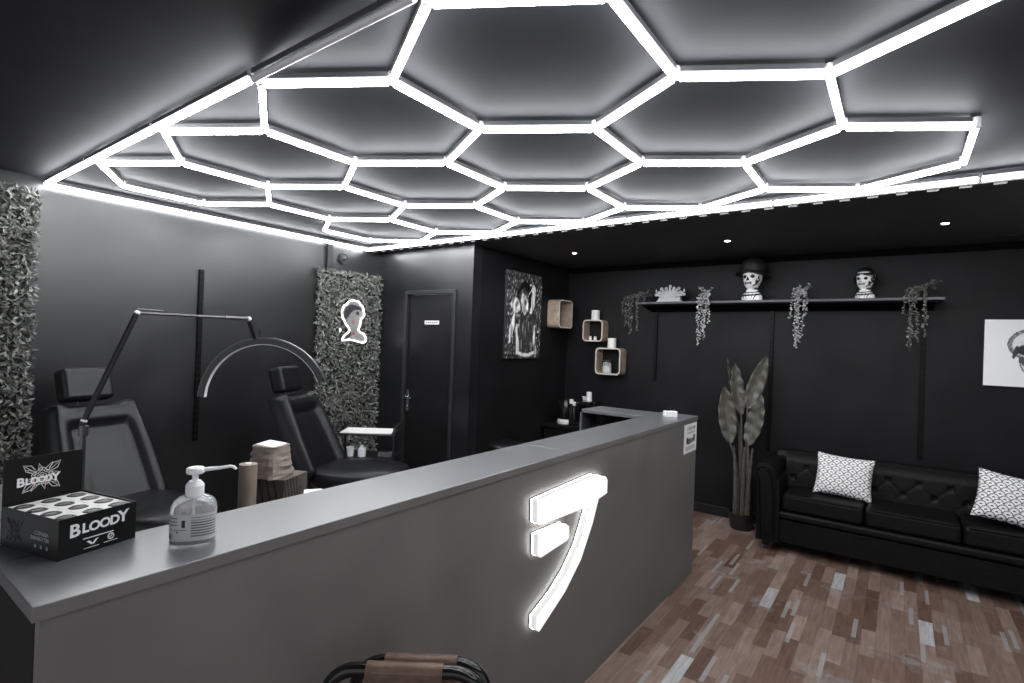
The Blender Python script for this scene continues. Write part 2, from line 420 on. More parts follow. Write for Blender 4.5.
# small downlights in the lowered ceiling
def downlight(x, y, where):
    o = empty('downlight', (x, y, ZS))
    MB().lathe([(.024, -.002), (.036, -.004), (.038, 0), (.024, 0)], n=24).build('trim_ring', 'trim', o)
    MB().lathe([(.001, -.007), (.02, -.006), (.022, -.0005), (.001, -.0005)], n=20).build('lamp', 'spot', o)
    tag(o, 'small round recessed downlight in the black ceiling, ' + where, 'downlight', 'downlights above the shelf')
    l = bpy.data.lights.new('spot', 'SPOT'); l.energy = 24; l.spot_size = R(150); l.spot_blend = .8; l.shadow_soft_size = .03
    ob = bpy.data.objects.new('downlight_beam', l); col.objects.link(ob); ob.location = (0, 0, -.02); ob.parent = o
downlight(-2.557, 4.47, 'the one nearest the poster')
downlight(-1.147, 4.47, 'above the left half of the shelf')
downlight(.217, 4.47, 'above the right end of the shelf')
o = MB().lathe([(.0, -.012), (.05, -.012), (.056, -.006), (.058, 0), (.0, 0)][1:], n=24).build('smoke_detector', 'frame', loc=(.61, 5.1, ZS))
tag(o, 'dark flush ceiling disc at the right end of the black ceiling', 'ceiling fixture')

# ------------------------------------------------------------------ counter
CX, CB, CY0, CY1, CZ = -1.165, -1.438, .256, 3.91, 1.126
cnt = empty('reception_counter', (CX, CY0, 0))
tag(cnt, 'long anthracite reception counter with a grey worktop and returned ends', 'counter')
def cp(x, y, z): return (x - CX, y - CY0, z)
YJ = 2.09
def ctbox(name, a, b, m, bev=.003, label=None):
    o = MB().box2(cp(*a), cp(*b)).build(name, m, cnt, bevel=bev)
    if label: o['label'] = label
    return o
ctbox('front_panel', (CX - .03, CY0 + .012, 0), (CX - .004, CY1 - .012, CZ - .0265), 'cfront', .002)
ctbox('worktop', (CX, CY0, CZ - .026), (CB, YJ - .0012, CZ), 'ctop')
ctbox('worktop', (CX, YJ + .0012, CZ - .026), (CB, CY1, CZ), 'ctop')
ctbox('worktop', (CB - .001, CY0, CZ - .026), (-2.15, .49, CZ), 'ctop')
ctbox('worktop', (CB - .001, 3.56, CZ - .026), (-1.925, 3.86, CZ), 'ctop')
ctbox('front_edging', (CX + .0012, CY0 + .0005, CZ - .0255), (CX + .0002, CY1 - .0005, CZ - .0008), 'cfront', 0)
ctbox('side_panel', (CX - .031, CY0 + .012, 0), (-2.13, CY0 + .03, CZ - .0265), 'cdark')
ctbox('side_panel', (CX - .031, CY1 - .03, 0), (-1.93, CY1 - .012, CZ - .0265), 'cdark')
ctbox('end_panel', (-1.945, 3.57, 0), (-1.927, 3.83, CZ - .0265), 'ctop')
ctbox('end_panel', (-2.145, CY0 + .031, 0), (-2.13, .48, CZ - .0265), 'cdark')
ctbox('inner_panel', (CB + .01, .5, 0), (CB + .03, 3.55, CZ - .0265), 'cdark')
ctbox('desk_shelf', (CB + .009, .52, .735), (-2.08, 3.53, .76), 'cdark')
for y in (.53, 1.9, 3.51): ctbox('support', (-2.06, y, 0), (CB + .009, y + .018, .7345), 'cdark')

# lit 7 sign
def P2(px, py):   # crop coordinates to pixels of the photo
    return (500 + px / 4.015, 470 + py / 4.015)
# camera model (used for a few traced outlines that get their own plane, depth and thickness)
f_, yaw, pi_, ro = 531.3, -.6306, .0037, .0365
cy, sy, cpi, spi = math.cos(yaw), math.sin(yaw), math.cos(pi_), math.sin(pi_)
FW = Vector((sy * cpi, cy * cpi, spi)); r0 = Vector((cy, -sy, 0)); u0 = r0.cross(FW)
RT = r0 * math.cos(ro) + u0 * math.sin(ro); UP = u0 * math.cos(ro) - r0 * math.sin(ro)
CAM = Vector((0, 0, 1.6))
def onplane(px, py, ax, val):
    d = FW + RT * ((px - 512) / f_) + UP * ((341.5 - py) / f_)
    return CAM + d * ((val - CAM[ax]) / d[ax])
SX = CX - .004 + .04
def yz(pts): return [(q.y, q.z) for q in (onplane(*P2(*p), 0, SX) for p in pts)]
big = yz([(152,124),(385,20),(425,26),(432,40),(430,92),(396,116),(372,215),(325,360),(262,488),(157,650),(146,640),(148,594),(224,492),(275,405),(320,305),(345,220),(362,160),(358,150),(340,152),(165,222),(152,214)])
small = yz([(156,262),(264,216),(278,226),(278,272),(268,284),(164,352),(154,344)])
sg = empty('logo_sign', (SX - .03, 2.1, .7))
def sgp(pts, x0, x1, name, m):
    b = MB(); b.prism(pts, lambda u, v, k: ((x0, x1)[k] - (SX - .03), u - 2.1, v - .7)); return b.build(name, m, sg, smooth=False, bevel=.0)
for pts in (big, small):
    o = sgp(pts, SX - .026, SX - .0045, 'letter_side', 'signside')
    ca = sum(a for a, _ in pts) / len(pts); cb_ = sum(b for _, b in pts) / len(pts)
    sgp(pts, SX - .0325, SX - .0265, 'back_light', 'halo')
    sgp(pts, SX - .0365, SX - .033, 'mounting_plate', 'white')
    # inset face
    cxm = sum(p[0] for p in pts) / len(pts); 
    sgp(pts, SX - .004, SX, 'letter_face', 'sign')
tag(sg, 'glowing white raised numeral-like 7 logo on the front of the counter', 'sign')

# sticker poster on the counter end
def art_panel(name, W_, H_, nx, nz, fn, parent=None, th=.0):
    """flat print in local xz, facing -y; fn(u,v)->rgb"""
    bm = bmesh.new(); cl = bm.loops.layers.color.new('art')
    vs = [[bm.verts.new(((i / nx - .5) * W_, 0, (j / nz - .5) * H_)) for j in range(nz + 1)] for i in range(nx + 1)]
    for i in range(nx):
        for j in range(nz):
            f = bm.faces.new((vs[i][j], vs[i + 1][j], vs[i + 1][j + 1], vs[i][j + 1]))
            for l, (a, b) in zip(f.loops, ((i, j), (i + 1, j), (i + 1, j + 1), (i, j + 1))):
                c = fn(a / nx, b / nz); l[cl] = (c[0], c[1], c[2], 1)
    me = bpy.data.meshes.new(name); bm.to_mesh(me); bm.free(); me.materials.append(M['art'])
    o = bpy.data.objects.new(name, me); col.objects.link(o)
    if parent: o.parent = parent
    return o
def g3(v): return (v, v, v)
def sticker(u, v):
    x, y = u, 1 - v
    if x < .05 or x > .95 or y < .03 or y > .97: return (.9, .9, .9)
    if .08 < y < .2: return g3(.12) if math.sin(x * 40) > .1 and .2 < x < .9 else g3(.92)
    if .25 < y < .34: return g3(.3) if math.sin(x * 55) > 0 and .15 < x < .85 else g3(.92)
    if abs(x - .25) < .08 and .45 < y < .68: return (.12, .05, .03)
    if abs(x - .78) < .08 and .42 < y < .66: return (.12, .05, .03)
    if .3 < x < .7 and .5 < y < .68: return g3(.4 + .2 * math.sin(x * 30 + y * 40))
    if .3 < x < .5 and .66 < y < .72: return (.15, .06, .04)
    if .76 < y < .92: return g3(.5) if math.sin(y * 120) > .2 and .1 < x < .9 else g3(.92)
    return g3(.92)
st = empty('notice_sticker', (CX - .0028, 3.76, .985), R(90))
MB().box((0, .0, 0), (.27, .002, .2)).build('sheet', 'paper', st, bevel=.0005)
p = art_panel('print', .262, .194, 40, 40, sticker, st); p.location = (0, -.0014, 0)
tag(st, 'small white printed notice with brown marks on the far end of the counter front', 'notice')

# ------------------------------------------------------------------ things on the counter
# display box
bx = empty('display_box', (-1.36, .336, CZ), R(14.5))
tag(bx, 'black cardboard product display box with open lid on the near end of the counter', 'display box')
BW, BD, BH = .153, .198, .083      # local y width, local -x depth
b = MB()
b.box2((0, 0, 0), (-.002, BW, BH)); b.box2((-BD, 0, 0), (-BD + .002, BW, BH)); b.box2((-.002, 0, 0), (-BD + .002, .002, BH)); b.box2((-.002, BW - .002, 0), (-BD + .002, BW, BH)); b.box2((-.002, .002, 0), (-BD + .002, BW - .002, .002))
b.build('carton', 'blackbox', bx, smooth=False)
lid = MB().box2((-BD - .003, .0, .001), (-BD - .001, BW, BH + .098)).build('lid', 'blackbox', bx, smooth=False)
# white tray with 12 round holes
def tray():
    bm = bmesh.new(); z = BH - .004; nx, ny = 4, 3
    cxs = BD / nx; cys = BW / ny; r = .0185; N = 24
    for i in range(nx):
        for j in range(ny):
            cx_, cy_ = -(i + .5) * cxs, (j + .5) * cys; hx_, hy_ = cxs / 2 - .0003, cys / 2 - .0003
            inn, out = [], []
            for k in range(N):
                a = 2 * math.pi * k / N; c, s = math.cos(a), math.sin(a)
                inn.append(bm.verts.new((cx_ + r * c, cy_ + r * s, z)))
                t = min(hx_ / max(abs(c), 1e-6), hy_ / max(abs(s), 1e-6)); out.append(bm.verts.new((cx_ + t * c, cy_ + t * s, z)))
            for k in range(N): bm.faces.new((inn[k], out[k], out[(k + 1) % N], inn[(k + 1) % N]))
    m_ = MB(); m_.bm.free(); m_.bm = bm
    o = m_.build('tray', 'paper', bx, smooth=False); md = o.modifiers.new('S', 'SOLIDIFY'); md.thickness = .0015
    return o
tray()
MB().box2((-.003, .003, .054), (-BD + .003, BW - .003, .056)).build('inner_shelf', 'paper', bx, smooth=False)
# printing
tx = MB()
ty = .075; 
for ch, yy, sz, dz in (('B', .022, .043, -.0005), ('L', .044, .032, 0), ('O', .0635, .032, 0), ('O', .0865, .032, 0.0005), ('D', .1085, .032, .001), ('Y', .128, .041, .004)):
    tx.mesh(text_me(ch, sz * .86, .0002, .0009), frame_mtx((.0006, .077 + (yy - .075) * .9, .053 + dz), (0, 1, .03), (0, -.0, 1)))
tx.build('lettering', 'white', bx, smooth=False)
tx = MB(); tx.box((.0005, .075, .031), (.0006, .06, .0018)); 
tx.box((.0005, .062, .010), (.0006, .03, .001)); tx.box((.0005, .1, .011), (.0006, .028, .001))
tx.prism([(.052, .024), (.061, .016), (.063, .015), (.063, .0185), (.058, .0245)], lambda u, v, k: (.0004 + .0004 * k, u, v))
tx.prism([(.064, .0185), (.064, .015), (.067, .016), (.075, .026), (.069, .0245)], lambda u, v, k: (.0004 + .0004 * k, u, v))
tx.tube([(.0006, .1 + .006 * math.cos(a), .021 + .006 * math.sin(a)) for a in [i * math.pi / 6 for i in range(12)]], .0012, n=6, closed=True)
tx.box((.0006, .1, .021), (.0006, .008, .002), (R(35), 0, 0))
tx.build('small_print', 'white', bx, smooth=False)
tx = MB()
tx.mesh(text_me('COPAIBA', .0115, .0002, .0003), frame_mtx((-.055, -.0006, .047), (1, 0, 0), (0, 0, 1)))
tx.mesh(text_me('SHEABUTTER', .0105, .0002, .0003), frame_mtx((-.06, -.0006, .036), (1, 0, 0), (0, 0, 1)))
for i in range(3): tx.cyl((-.035 - i * .02, -.0002, .02), (-.035 - i * .02, -.0008, .02), .004, n=8)
tx.build('side_lettering', 'grey', bx, smooth=False)
def emblem(name, c, s, plane, m1, m2):
    """rose shaped emblem: swirl petals with leaves and spikes"""
    def F(u, v, k=0): return plane(c[0] + u * s, c[1] + v * s, k)
    a_ = MB()
    for i in range(8):
        a = i * math.pi / 4 + .2; L = 1.0 if i % 2 else .86
        pts = [(.45 * math.cos(a - .28), .45 * math.sin(a - .28)), (L * math.cos(a), L * math.sin(a)), (.45 * math.cos(a + .28), .45 * math.sin(a + .28))]
        a_.tube([F(*q) for q in pts] + [F(*pts[0])], .00075, n=5)
    for a in (R(40), R(140), R(220), R(320)):
        a_.tube([F(*q) for q in [(.6 * math.cos(a - .2), .6 * math.sin(a - .2)), (.95 * math.cos(a - .22), .95 * math.sin(a - .22)), (1.3 * math.cos(a), 1.3 * math.sin(a)), (.95 * math.cos(a + .22), .95 * math.sin(a + .22)), (.6 * math.cos(a + .2), .6 * math.sin(a + .2))]], .0008, n=5)
        a_.tube([F(.6 * math.cos(a), .6 * math.sin(a)), F(1.2 * math.cos(a), 1.2 * math.sin(a))], .0006, n=5)
    for rr in (.52, .36, .22, .1):
        a_.tube([F(rr * math.cos(t) * (1 + .12 * math.sin(5 * t)), rr * math.sin(t) * (1 + .12 * math.sin(5 * t))) for t in [i * math.pi / 12 for i in range(24)]], .0007, n=5, closed=True)
    return a_
pl = lambda u, v, k: Vector((-BD + .0002 + .0006 * k, u, v))
e1 = emblem('emblem', (.07, BH + .05), .036, pl, None, None).build('emblem', 'paper', lid)
e1['label'] = 'white outlined rose emblem'
e2 = MB()
for a in (.9, 2.3, 4.0, 5.4): e2.sph(pl(.068 + .02 * math.cos(a), BH + .046 + .02 * math.sin(a), 0), .003, (.1, 1, .7), n=8)
e2.build('emblem_petal', 'red', lid)
tx = MB()
for ch, yy, sz in (('B', .030, .027), ('L', .043, .019), ('O', .0555, .019), ('O', .0695, .019), ('D', .083, .019), ('Y', .0965, .026)):
    tx.mesh(text_me(ch, sz, .0003, .0009), frame_mtx((-BD + .0012, yy, BH + .043), (0, 1, .03), (0, 0, 1)))
tx.build('lettering', 'white', lid, smooth=False)
pl2 = lambda u, v, k: Vector((u, -.0002 - .0006 * k, v))
emblem('side_emblem', (-.15, .04), .028, pl2, None, None).build('side_emblem', 'hair', bx)
# tins in the tray
tin0 = None
for i in range(4):
    for j in range(3):
        lx, ly = -(i + .5) * BD / 4, (j + .5) * BW / 3
        q = Matrix.Rotation(R(14.5), 4, 'Z') @ Vector((lx, ly, 0))
        loc = (bx.location.x + q.x, bx.location.y + q.y, CZ + .0562)
        if tin0 is None:
            tin0 = empty('balm_tin', loc, R(14.5))
            MB().lathe([(.0165, 0), (.0172, .002), (.0172, .022), (.016, .0235), (.001, .0236)], n=24).build('tin_body', 'blackbox', tin0)
            MB().tube([(.0145 * math.cos(a), .0145 * math.sin(a), .0238) for a in [k * math.pi / 12 for k in range(24)]], .0005, n=5, closed=True).build('rim_print', 'grey', tin0)
            l_ = MB(); l_.box((0, 0, .0239), (.006, .020, .0004)); l_.box((.008, 0, .0239), (.002, .012, .0004)); l_.build('lid_print', 'grey', tin0, smooth=False)
            o = tin0
        else:
            o = copy_tree(tin0); o.location = loc
        tag(o, 'round black balm tin set in the white tray of the display box', 'tin', 'tins in the display box')

# pump bottle
bt = empty('pump_bottle', (-1.287, .560, CZ), R(56))
tag(bt, 'clear hand gel bottle with white pump and printed label on the counter', 'bottle')
def body(n=32):
    b = MB(); prof = [(.30, .0), (.96, .0), (1, .006), (1, .070), (.97, .082), (.86, .093), (.62, .101), (.36, .105), (.33, .108)]
    rings = []
    for r, z in prof:
        ring = []
        for k in range(n):
            a = 2 * math.pi * k / n; c, s = math.cos(a), math.sin(a); p_ = 2.6
            rr = (abs(c) ** p_ + abs(s) ** p_) ** (-1 / p_)
            mixr = rr if r > .5 else 1 + (rr - 1) * .3
            ysc = .027 if r > .5 else .044
            ring.append(b.bm.verts.new((.046 * r * mixr * c, (.031 if r > .5 else .046) * r * mixr * s, z)))
        rings.append(ring)
    for A, B in zip(rings, rings[1:]):
        for k in range(n): b.bm.faces.new((A[k], A[(k + 1) % n], B[(k + 1) % n], B[k]))
    b.bm.faces.new(rings[0][::-1]); b.bm.faces.new(rings[-1]); return b
body().build('bottle_body', 'glass', bt, ang=60)
def lab(u, v, off=.0006, z0=.009, z1=.068):
    a = R(-168) + u * R(156); c, s = math.cos(a), math.sin(a); p_ = 2.6; rr = (abs(c) ** p_ + abs(s) ** p_) ** (-1 / p_)
    return (( .046 + off) * rr * c, (.031 + off) * rr * s, z0 + v * (z1 - z0))
def labelart(u, v):
    y = 1 - v
    if .5 < u < .96 and .1 < y < .9 and (y * 10) % 1 < .32: return g3(.32)
    if .06 < u < .3 and .12 < y < .5 and (y * 8) % 1 < .4: return g3(.4)
    if .36 < u < .42 and .2 < y < .5: return g3(.08)
    if .05 < u < .2 and .74 < y < .92 and (u * 30) % 1 < .6: return g3(.06)
    if .28 < u < .31 and .62 < y < .68: return g3(.1)
    if .1 < u < .44 and .56 < y < .585: return g3(.4)
    return g3(.72)
lbo = art_panel('label', 1, 1, 90, 40, labelart, bt)
for v_ in lbo.data.vertices: v_.co = lab(v_.co.x + .5, v_.co.z + .5)
MB().lathe([(.019, .1), (.019, .126), (.016, .131), (.012, .136), (.007, .137)], n=24).build('cap', 'white', bt, ang=30)
hd = MB(); hd.cyl((0, 0, .134), (0, 0, .156), .0065); hd.lathe([(.016, .152), (.019, .155), (.019, .163), (.016, .166), (.001, .1665)], n=24)
hd.tube([(.012, 0, .16), (.05, .0, .1625), (.070, 0, .1655), (.078, 0, .1635), (.083, 0, .158)], .0034, n=10, radii=[.005, .0038, .0034, .0034, .003])
hd.build('pump_head', 'white', bt)
MB().cyl((0, 0, .01), (0, 0, .104), .0025).build('dip_tube', 'white', bt)

# card holder at the far end
cd = empty('card_holder', (-1.29, 3.68, CZ), R(40))
MB().box((0, 0, .0325), (.088, .05, .065 - .025)).build('holder', 'white', cd, bevel=.003).location = (0, 0, -.0125)
k_ = MB()
for dx in (-.028, -.005, .02): k_.tube([(dx, 0, .038), (dx + .004, 0, .052), (dx + .009, 0, .06), (dx + .002, 0, .066)], .0016, n=6)
k_.build('wire_ornament', 'blackmetal', cd)
tag(cd, 'small white card holder near the far corner of the counter', 'card holder')

# ------------------------------------------------------------------ things on the low desk behind the counter
DZ_ = .76
ro_ = empty('paper_roll', (-1.86, .985, DZ_))
MB().lathe([(.012, 0), (.030, 0), (.030, .378), (.012, .378)], n=28).build('roll', 'roll', ro_)
tag(ro_, 'upright brown paper roll standing beside the cardboard box', 'paper roll')
MB().lathe([(.006, .0), (.011, 0), (.011, .381), (.006, .381)], n=20).build('core', 'paper', ro_)
cb = empty('cardboard_box', (-1.9, 1.125, DZ_), R(25))
tag(cb, 'dark cardboard box printed with black marks behind the counter', 'box')
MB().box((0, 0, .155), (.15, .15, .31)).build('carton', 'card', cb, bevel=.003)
pr = MB()
for i in range(5): pr.box((.0755, -.06 + i * .018, .24), (.001, .005, .14), (R(12), 0, 0))
for q in ((.03, .26), (.05, .2), (.0, .2), (.065, .22)): pr.sph((.0755, q[0], q[1]), .008, (.1, 1, .8), n=8)
for i in range(4): pr.box((-.045 + i * .03, -.0755, .25), (.006, .001, .12), (0, R(-14), 0))
pr.build('print', 'ink', cb, smooth=False)
# folded paper bag pile
pb = empty('paper_bag', (-1.905, 1.095, DZ_ + .3105), R(20))
def bagf(u, v):
    a = 2 * math.pi * u; c, s = math.cos(a), math.sin(a); p_ = 5
    rr = (abs(c) ** p_ + abs(s) ** p_) ** (-1 / p_)
    z = .0 + .115 * v; ww = .86 - .2 * v + .015 * math.sin(v * 30 + 3 * c)
    wob = 1 + .12 * noise.noise(Vector((c * 2, s * 2, v * 7)))
    return Vector((.078 * rr * c * ww * wob, .075 * rr * s * ww * wob, z))
g = MB().grid(32, 14, bagf, closeu=True)
top = [g.bm.verts[i] for i in range(0)]
g.bm.verts.ensure_lookup_table()
g.bm.faces.new([g.bm.verts[i * 15 + 14] for i in range(32)]); g.bm.faces.new([g.bm.verts[i * 15] for i in range(32)][::-1])
g.build('bag_body', 'bag', pb, ang=25)
MB().box((0, 0, .118), (.08, .076, .003), (R(3), R(4), 0)).build('folded_flap', 'paper', pb, bevel=.001)
tag(pb, 'crumpled tan paper bag lying on top of the cardboard box', 'bag')
wb = MB().box((0, 0, .157), (.06, .05, .314)).build('carton', 'white', loc=(-1.60, 1.075, DZ_), rz=R(55), bevel=.003)
tag(wb, 'plain white carton just showing over the counter edge in front of the right treatment chair', 'box')

# ------------------------------------------------------------------ treatment chairs
def cushion_box(b, c, d, rot=(0, 0, 0)): b.box(c, d, rot); return b
def make_chair(loc, rz, label):
    t = empty('treatment_chair', loc, rz); tag(t, label, 'treatment chair')
    # base
    MB().lathe([(.28, 0), (.28, .015), (.24, .03), (.06, .04), (.045, .05), (.045, .33), (.07, .35), (.07, .387)], n=36).build('pedestal', 'blackmetal', t)
    MB().box((.04, 0, .45), (.46, .4, .095)).build('seat_frame', 'blackmetal', t, bevel=.02)
    # seat cushion: rounded front
    def seatf(u, v):
        return None
    pts = []
    n = 40
    for k in range(n):
        a = 2 * math.pi * k / n; c, s = math.cos(a), math.sin(a); p_ = 3.2 if c < 0 else 2.5
        rr = (abs(c) ** p_ + abs(s) ** p_) ** (-1 / p_); pts.append((.09 + .36 * rr * c, .28 * rr * s))
    b = MB(); rings = []
    for sc_, z in ((.55, .0), (.93, .0), (.985, .02), (1, .05), (1, .08), (.97, .108), (.88, .124), (.6, .130), (.2, .128)):
        rings.append([b.bm.verts.new((.09 + (x - .09) * sc_, y * sc_, .50 + z + .02 * max(0, (x - .09)) / .36)) for x, y in pts])
    for A, B in zip(rings, rings[1:]):
        for k in range(n): b.bm.faces.new((A[k], A[(k + 1) % n], B[(k + 1) % n], B[k]))
    b.bm.faces.new(rings[0][::-1]); b.bm.faces.new(rings[-1])
    b.build('seat', 'chairle', t, ang=70)
    # backrest: local frame, leaning back
    lean = R(27); hgt = .66
    def BK(x, y, z):   # x forward of back plane, z along the back
        return Vector((-.235 + x * math.cos(lean) - z * math.sin(lean), y, .54 + z * math.cos(lean) + x * math.sin(lean)))
    nu, nv = 28, 26
    def wid(v): return .285 - .055 * v ** 2
    def front(u, v):
        y = (u * 2 - 1); w_ = wid(v)
        ay = abs(y)
        bol = .048 * math.exp(-((ay - .84) / .24) ** 2)          # side bolsters
        crease = -.016 * math.exp(-((ay - .60) / .045) ** 2)
        pil = .03 * math.exp(-((v - .87) / .085) ** 4) * (1 if ay < .62 else max(0, 1 - (ay - .62) / .1))
        crv = -.018 * math.exp(-((v - .755) / .02) ** 2) * (1 if ay < .62 else 0)
        edge = -.07 * max(0, (ay - .9) / .1) ** 2 - .05 * max(0, (v - .95) / .05) ** 2 - .05 * max(0, (.04 - v) / .04) ** 2
        return .065 + bol + crease + pil + crv + edge
    b = MB()
    b.grid(nu, nv, lambda u, v: BK(front(u, v), (u * 2 - 1) * wid(v), v * hgt))
    b.grid(nu, nv, lambda u, v: BK(-.045 + .02 * (abs(u * 2 - 1)) ** 4, (u * 2 - 1) * wid(v), v * hgt))
    # rim
    def rim(path):
        for (u0, v0), (u1, v1) in zip(path, path[1:]):
            a0 = BK(front(u0, v0), (u0 * 2 - 1) * wid(v0), v0 * hgt); a1 = BK(front(u1, v1), (u1 * 2 - 1) * wid(v1), v1 * hgt)
            c0 = BK(-.045 + .02 * (abs(u0 * 2 - 1)) ** 4, (u0 * 2 - 1) * wid(v0), v0 * hgt); c1 = BK(-.045 + .02 * (abs(u1 * 2 - 1)) ** 4, (u1 * 2 - 1) * wid(v1), v1 * hgt)
            b.quad(a0, a1, c1, c0)
    rim([(i / nu, 0) for i in range(nu + 1)]); rim([(i / nu, 1) for i in range(nu + 1)])
    rim([(0, j / nv) for j in range(nv + 1)]); rim([(1, j / nv) for j in range(nv + 1)])
    bmesh.ops.remove_doubles(b.bm, verts=b.bm.verts[:], dist=.0005)
    b.build('backrest', 'chairle', t, ang=60)
    # headrest
    h = MB(); h.box((0, 0, 0), (.115, .27, .20))
    o = h.build('headrest', 'chairle', t, bevel=.028, seg=4)
    o.location = BK(.035, 0, hgt + .125); o.rotation_euler = (0, -lean * .55, 0)
    for y_ in (-.05, .05): MB().cyl(BK(.0, y_, hgt - .02), BK(.02, y_, hgt + .06), .008).build('headrest_post', 'blackmetal', t)
    # recline hinge and lever
    hb = MB()
    for s in (-1, 1):
        hb.box((-.2, s * .295, .47), (.2, .02, .09), (0, R(25), 0)); hb.cyl((-.16, s * .285, .46), (-.16, s * .315, .46), .035)
    hb.tube([(-.14, -.31, .44), (.0, -.33, .40), (.14, -.33, .36)], .008)
    hb.build('recline_bracket', 'blackmetal', t, bevel=.002)
    return t
make_chair((-3.45, 1.22, 0), R(14), 'black vinyl treatment chair on the left, beside the near leaf wall')
make_chair((-3.36, 2.57, 0), R(27), 'black vinyl treatment chair in front of the leaf panel with the neon bust')

# ------------------------------------------------------------------ half moon floor lamp
lp = empty('floor_lamp', (-2.60, .708, 0)); tag(lp, 'black jointed floor lamp with an arched half-moon head between the chairs', 'floor lamp')
def LP(p): return Vector(p) - Vector((-2.60, .708, 0))
MB().lathe([(.15, 0), (.15, .014), (.13, .022), (.02, .026), (.014, .03)], n=32).build('base', 'blackmetal', lp)
J1 = Vector((-2.60, .708, 1.232)); J2 = Vector((-2.61, .878, 1.671)); J3 = Vector((-2.673, 1.39, 1.676)); J4 = Vector((-2.744, 1.463, 1.574))
b = MB(); b.cyl((0, 0, .028), LP(J1) - Vector((0, 0, .03)), .009); b.cyl(LP(J1) - Vector((0, 0, .06)), LP(J1) - Vector((0, 0, .02)), .016); b.build('pole', 'alu', lp)['label'] = 'grey metal pole'
b = MB(); b.tube([LP(J1 - (J2 - J1) * .04), LP(J1), LP(J2)], .0115, n=8); b.build('lower_arm', 'blackmetal', lp)
b = MB(); b.cyl(LP(J2), LP(J3), .0065, n=10); b.cyl(LP(J2) + Vector((0, 0, .016)), LP(J2 + (J3 - J2) * .2) + Vector((0, 0, .014)), .004); b.cyl(LP(J2 + (J3 - J2) * .75) , LP(J3), .009); b.build('upper_arm', 'alu', lp)
for J in (J1, J2, J3):
    MB().sph(LP(J), .012, (1, 1, 1), n=14).build('joint_knob', 'white', lp)
b = MB(); b.cyl(LP(J3) - Vector((0, 0, .01)), LP(J4), .0105); b.tube([LP(J3) + Vector((.02, .02, -.01)), LP(J3) + Vector((.032, .04, -.05)), LP(J4) + Vector((.015, .02, .02))], .0025, n=6); b.build('head_bracket', 'blackmetal', lp)
A = Vector((-2.974, 1.297, 1.262)); Bp = Vector((-2.445, 1.682, 1.375)); top_ = J4
mid = (A + Bp) / 2; cu = (Bp - A).normalized(); hv = (top_ - mid); hv = hv - cu * hv.dot(cu) * 1.0; H_ = hv.length; hv.normalize(); Cc = (Bp - A).length / 2
Rr = (Cc * Cc + H_ * H_) / (2 * H_); cen = mid + hv * (H_ - Rr); am = math.asin(min(1, Cc / Rr))
if H_ > Rr: am = math.pi - am
nrm = cu.cross(hv).normalized()
if nrm.y > 0: nrm = -nrm
NA = 48
def arc(r, off, k):
    a = -am + 2 * am * k / NA
    return LP(cen + (cu * math.sin(a) + hv * math.cos(a)) * r + nrm * off)
b = MB()
def arcband(b, r0, r1, o0, o1):
    rings = [[b.bm.verts.new(arc(r, o, k)) for r, o in ((r0, o0), (r1, o0), (r1, o1), (r0, o1))] for k in range(NA + 1)]
    for X_, Y_ in zip(rings, rings[1:]):
        for i in range(4): b.bm.faces.new((X_[i], X_[(i + 1) % 4], Y_[(i + 1) % 4], Y_[i]))
    b.bm.faces.new(rings[0][::-1]); b.bm.faces.new(rings[-1])
arcband(b, Rr - .030, Rr, -.012, .012); b.build('lamp_head', 'frame', lp, ang=30)['label'] = 'dark grey arched lamp head'
b = MB(); arcband(b, Rr + .0005, Rr + .005, -.011, .009); b.build('head_rim', 'alu', lp, ang=30)
b = MB(); arcband(b, Rr - .0335, Rr - .0305, -.010, .010); b.build('light_strip', 'white', lp, ang=30)

# ------------------------------------------------------------------ leaf panels
def leaf_panel(name, y0, y1, z0, z1, n, seed, label, fern=None):
    rnd = random.Random(seed)
    o = empty(name, (XL, (y0 + y1) / 2, z0)); tag(o, label, 'plant wall')
    w_, h_ = y1 - y0, z1 - z0
    MB().box2((.002, -w_ / 2 + .03, .03), (.02, w_ / 2 - .03, h_ - .03)).build('backing', 'back', o, smooth=False)
    bm = bmesh.new()
    for i in range(n):
        y = rnd.uniform(-w_ / 2, w_ / 2); z = rnd.uniform(0, h_); x = rnd.uniform(.012, .075)
        a = rnd.uniform(0, 6.283); tilt = rnd.uniform(-.9, .9); L = rnd.uniform(.014, .028); wd = L * .36
        d = Vector((math.sin(tilt), math.cos(a) * math.cos(tilt), math.sin(a) * math.cos(tilt)))
        nn = Vector((1, rnd.uniform(-.8, .8), rnd.uniform(-.8, .8))); s = d.cross(nn).normalized()
        p = Vector((x, y, z)); up = s.cross(d) * .25
        q = [p - d * L, p + s * wd + up * wd, p + d * L, p - s * wd + up * wd]
        q = [Vector((max(.006, t.x), t.y, t.z)) for t in q]
        vs = [bm.verts.new(t) for t in q]
        bm.faces.new((vs[0], vs[1], vs[2])); bm.faces.new((vs[0], vs[2], vs[3]))
    me = bpy.data.meshes.new('foliage'); bm.to_mesh(me); bm.free(); me.materials.append(M['leafA'])
    fo = bpy.data.objects.new('foliage', me); col.objects.link(fo); fo.parent = o
    if fern:
        b = MB()
        for (fy, fz, k) in fern:
            for i in range(k):
                a = 2 * math.pi * i / k + rnd.uniform(-.2, .2); L = rnd.uniform(.09, .16)
                d = Vector((.25, math.cos(a), math.sin(a))).normalized(); s = Vector((0, -math.sin(a), math.cos(a)))
                p0 = Vector((.06, fy, fz))
                b.quad(p0, p0 + d * L * .5 + s * .011, p0 + d * L, p0 + d * L * .5 - s * .011)
        b.build('fern_leaves', 'leafD', o)['label'] = 'pale long fern leaves'
    return o
leaf_panel('leaf_panel', .18, .93, .25, 2.46, 9500, 1, 'tall artificial leaf wall panel at the left edge of the room')
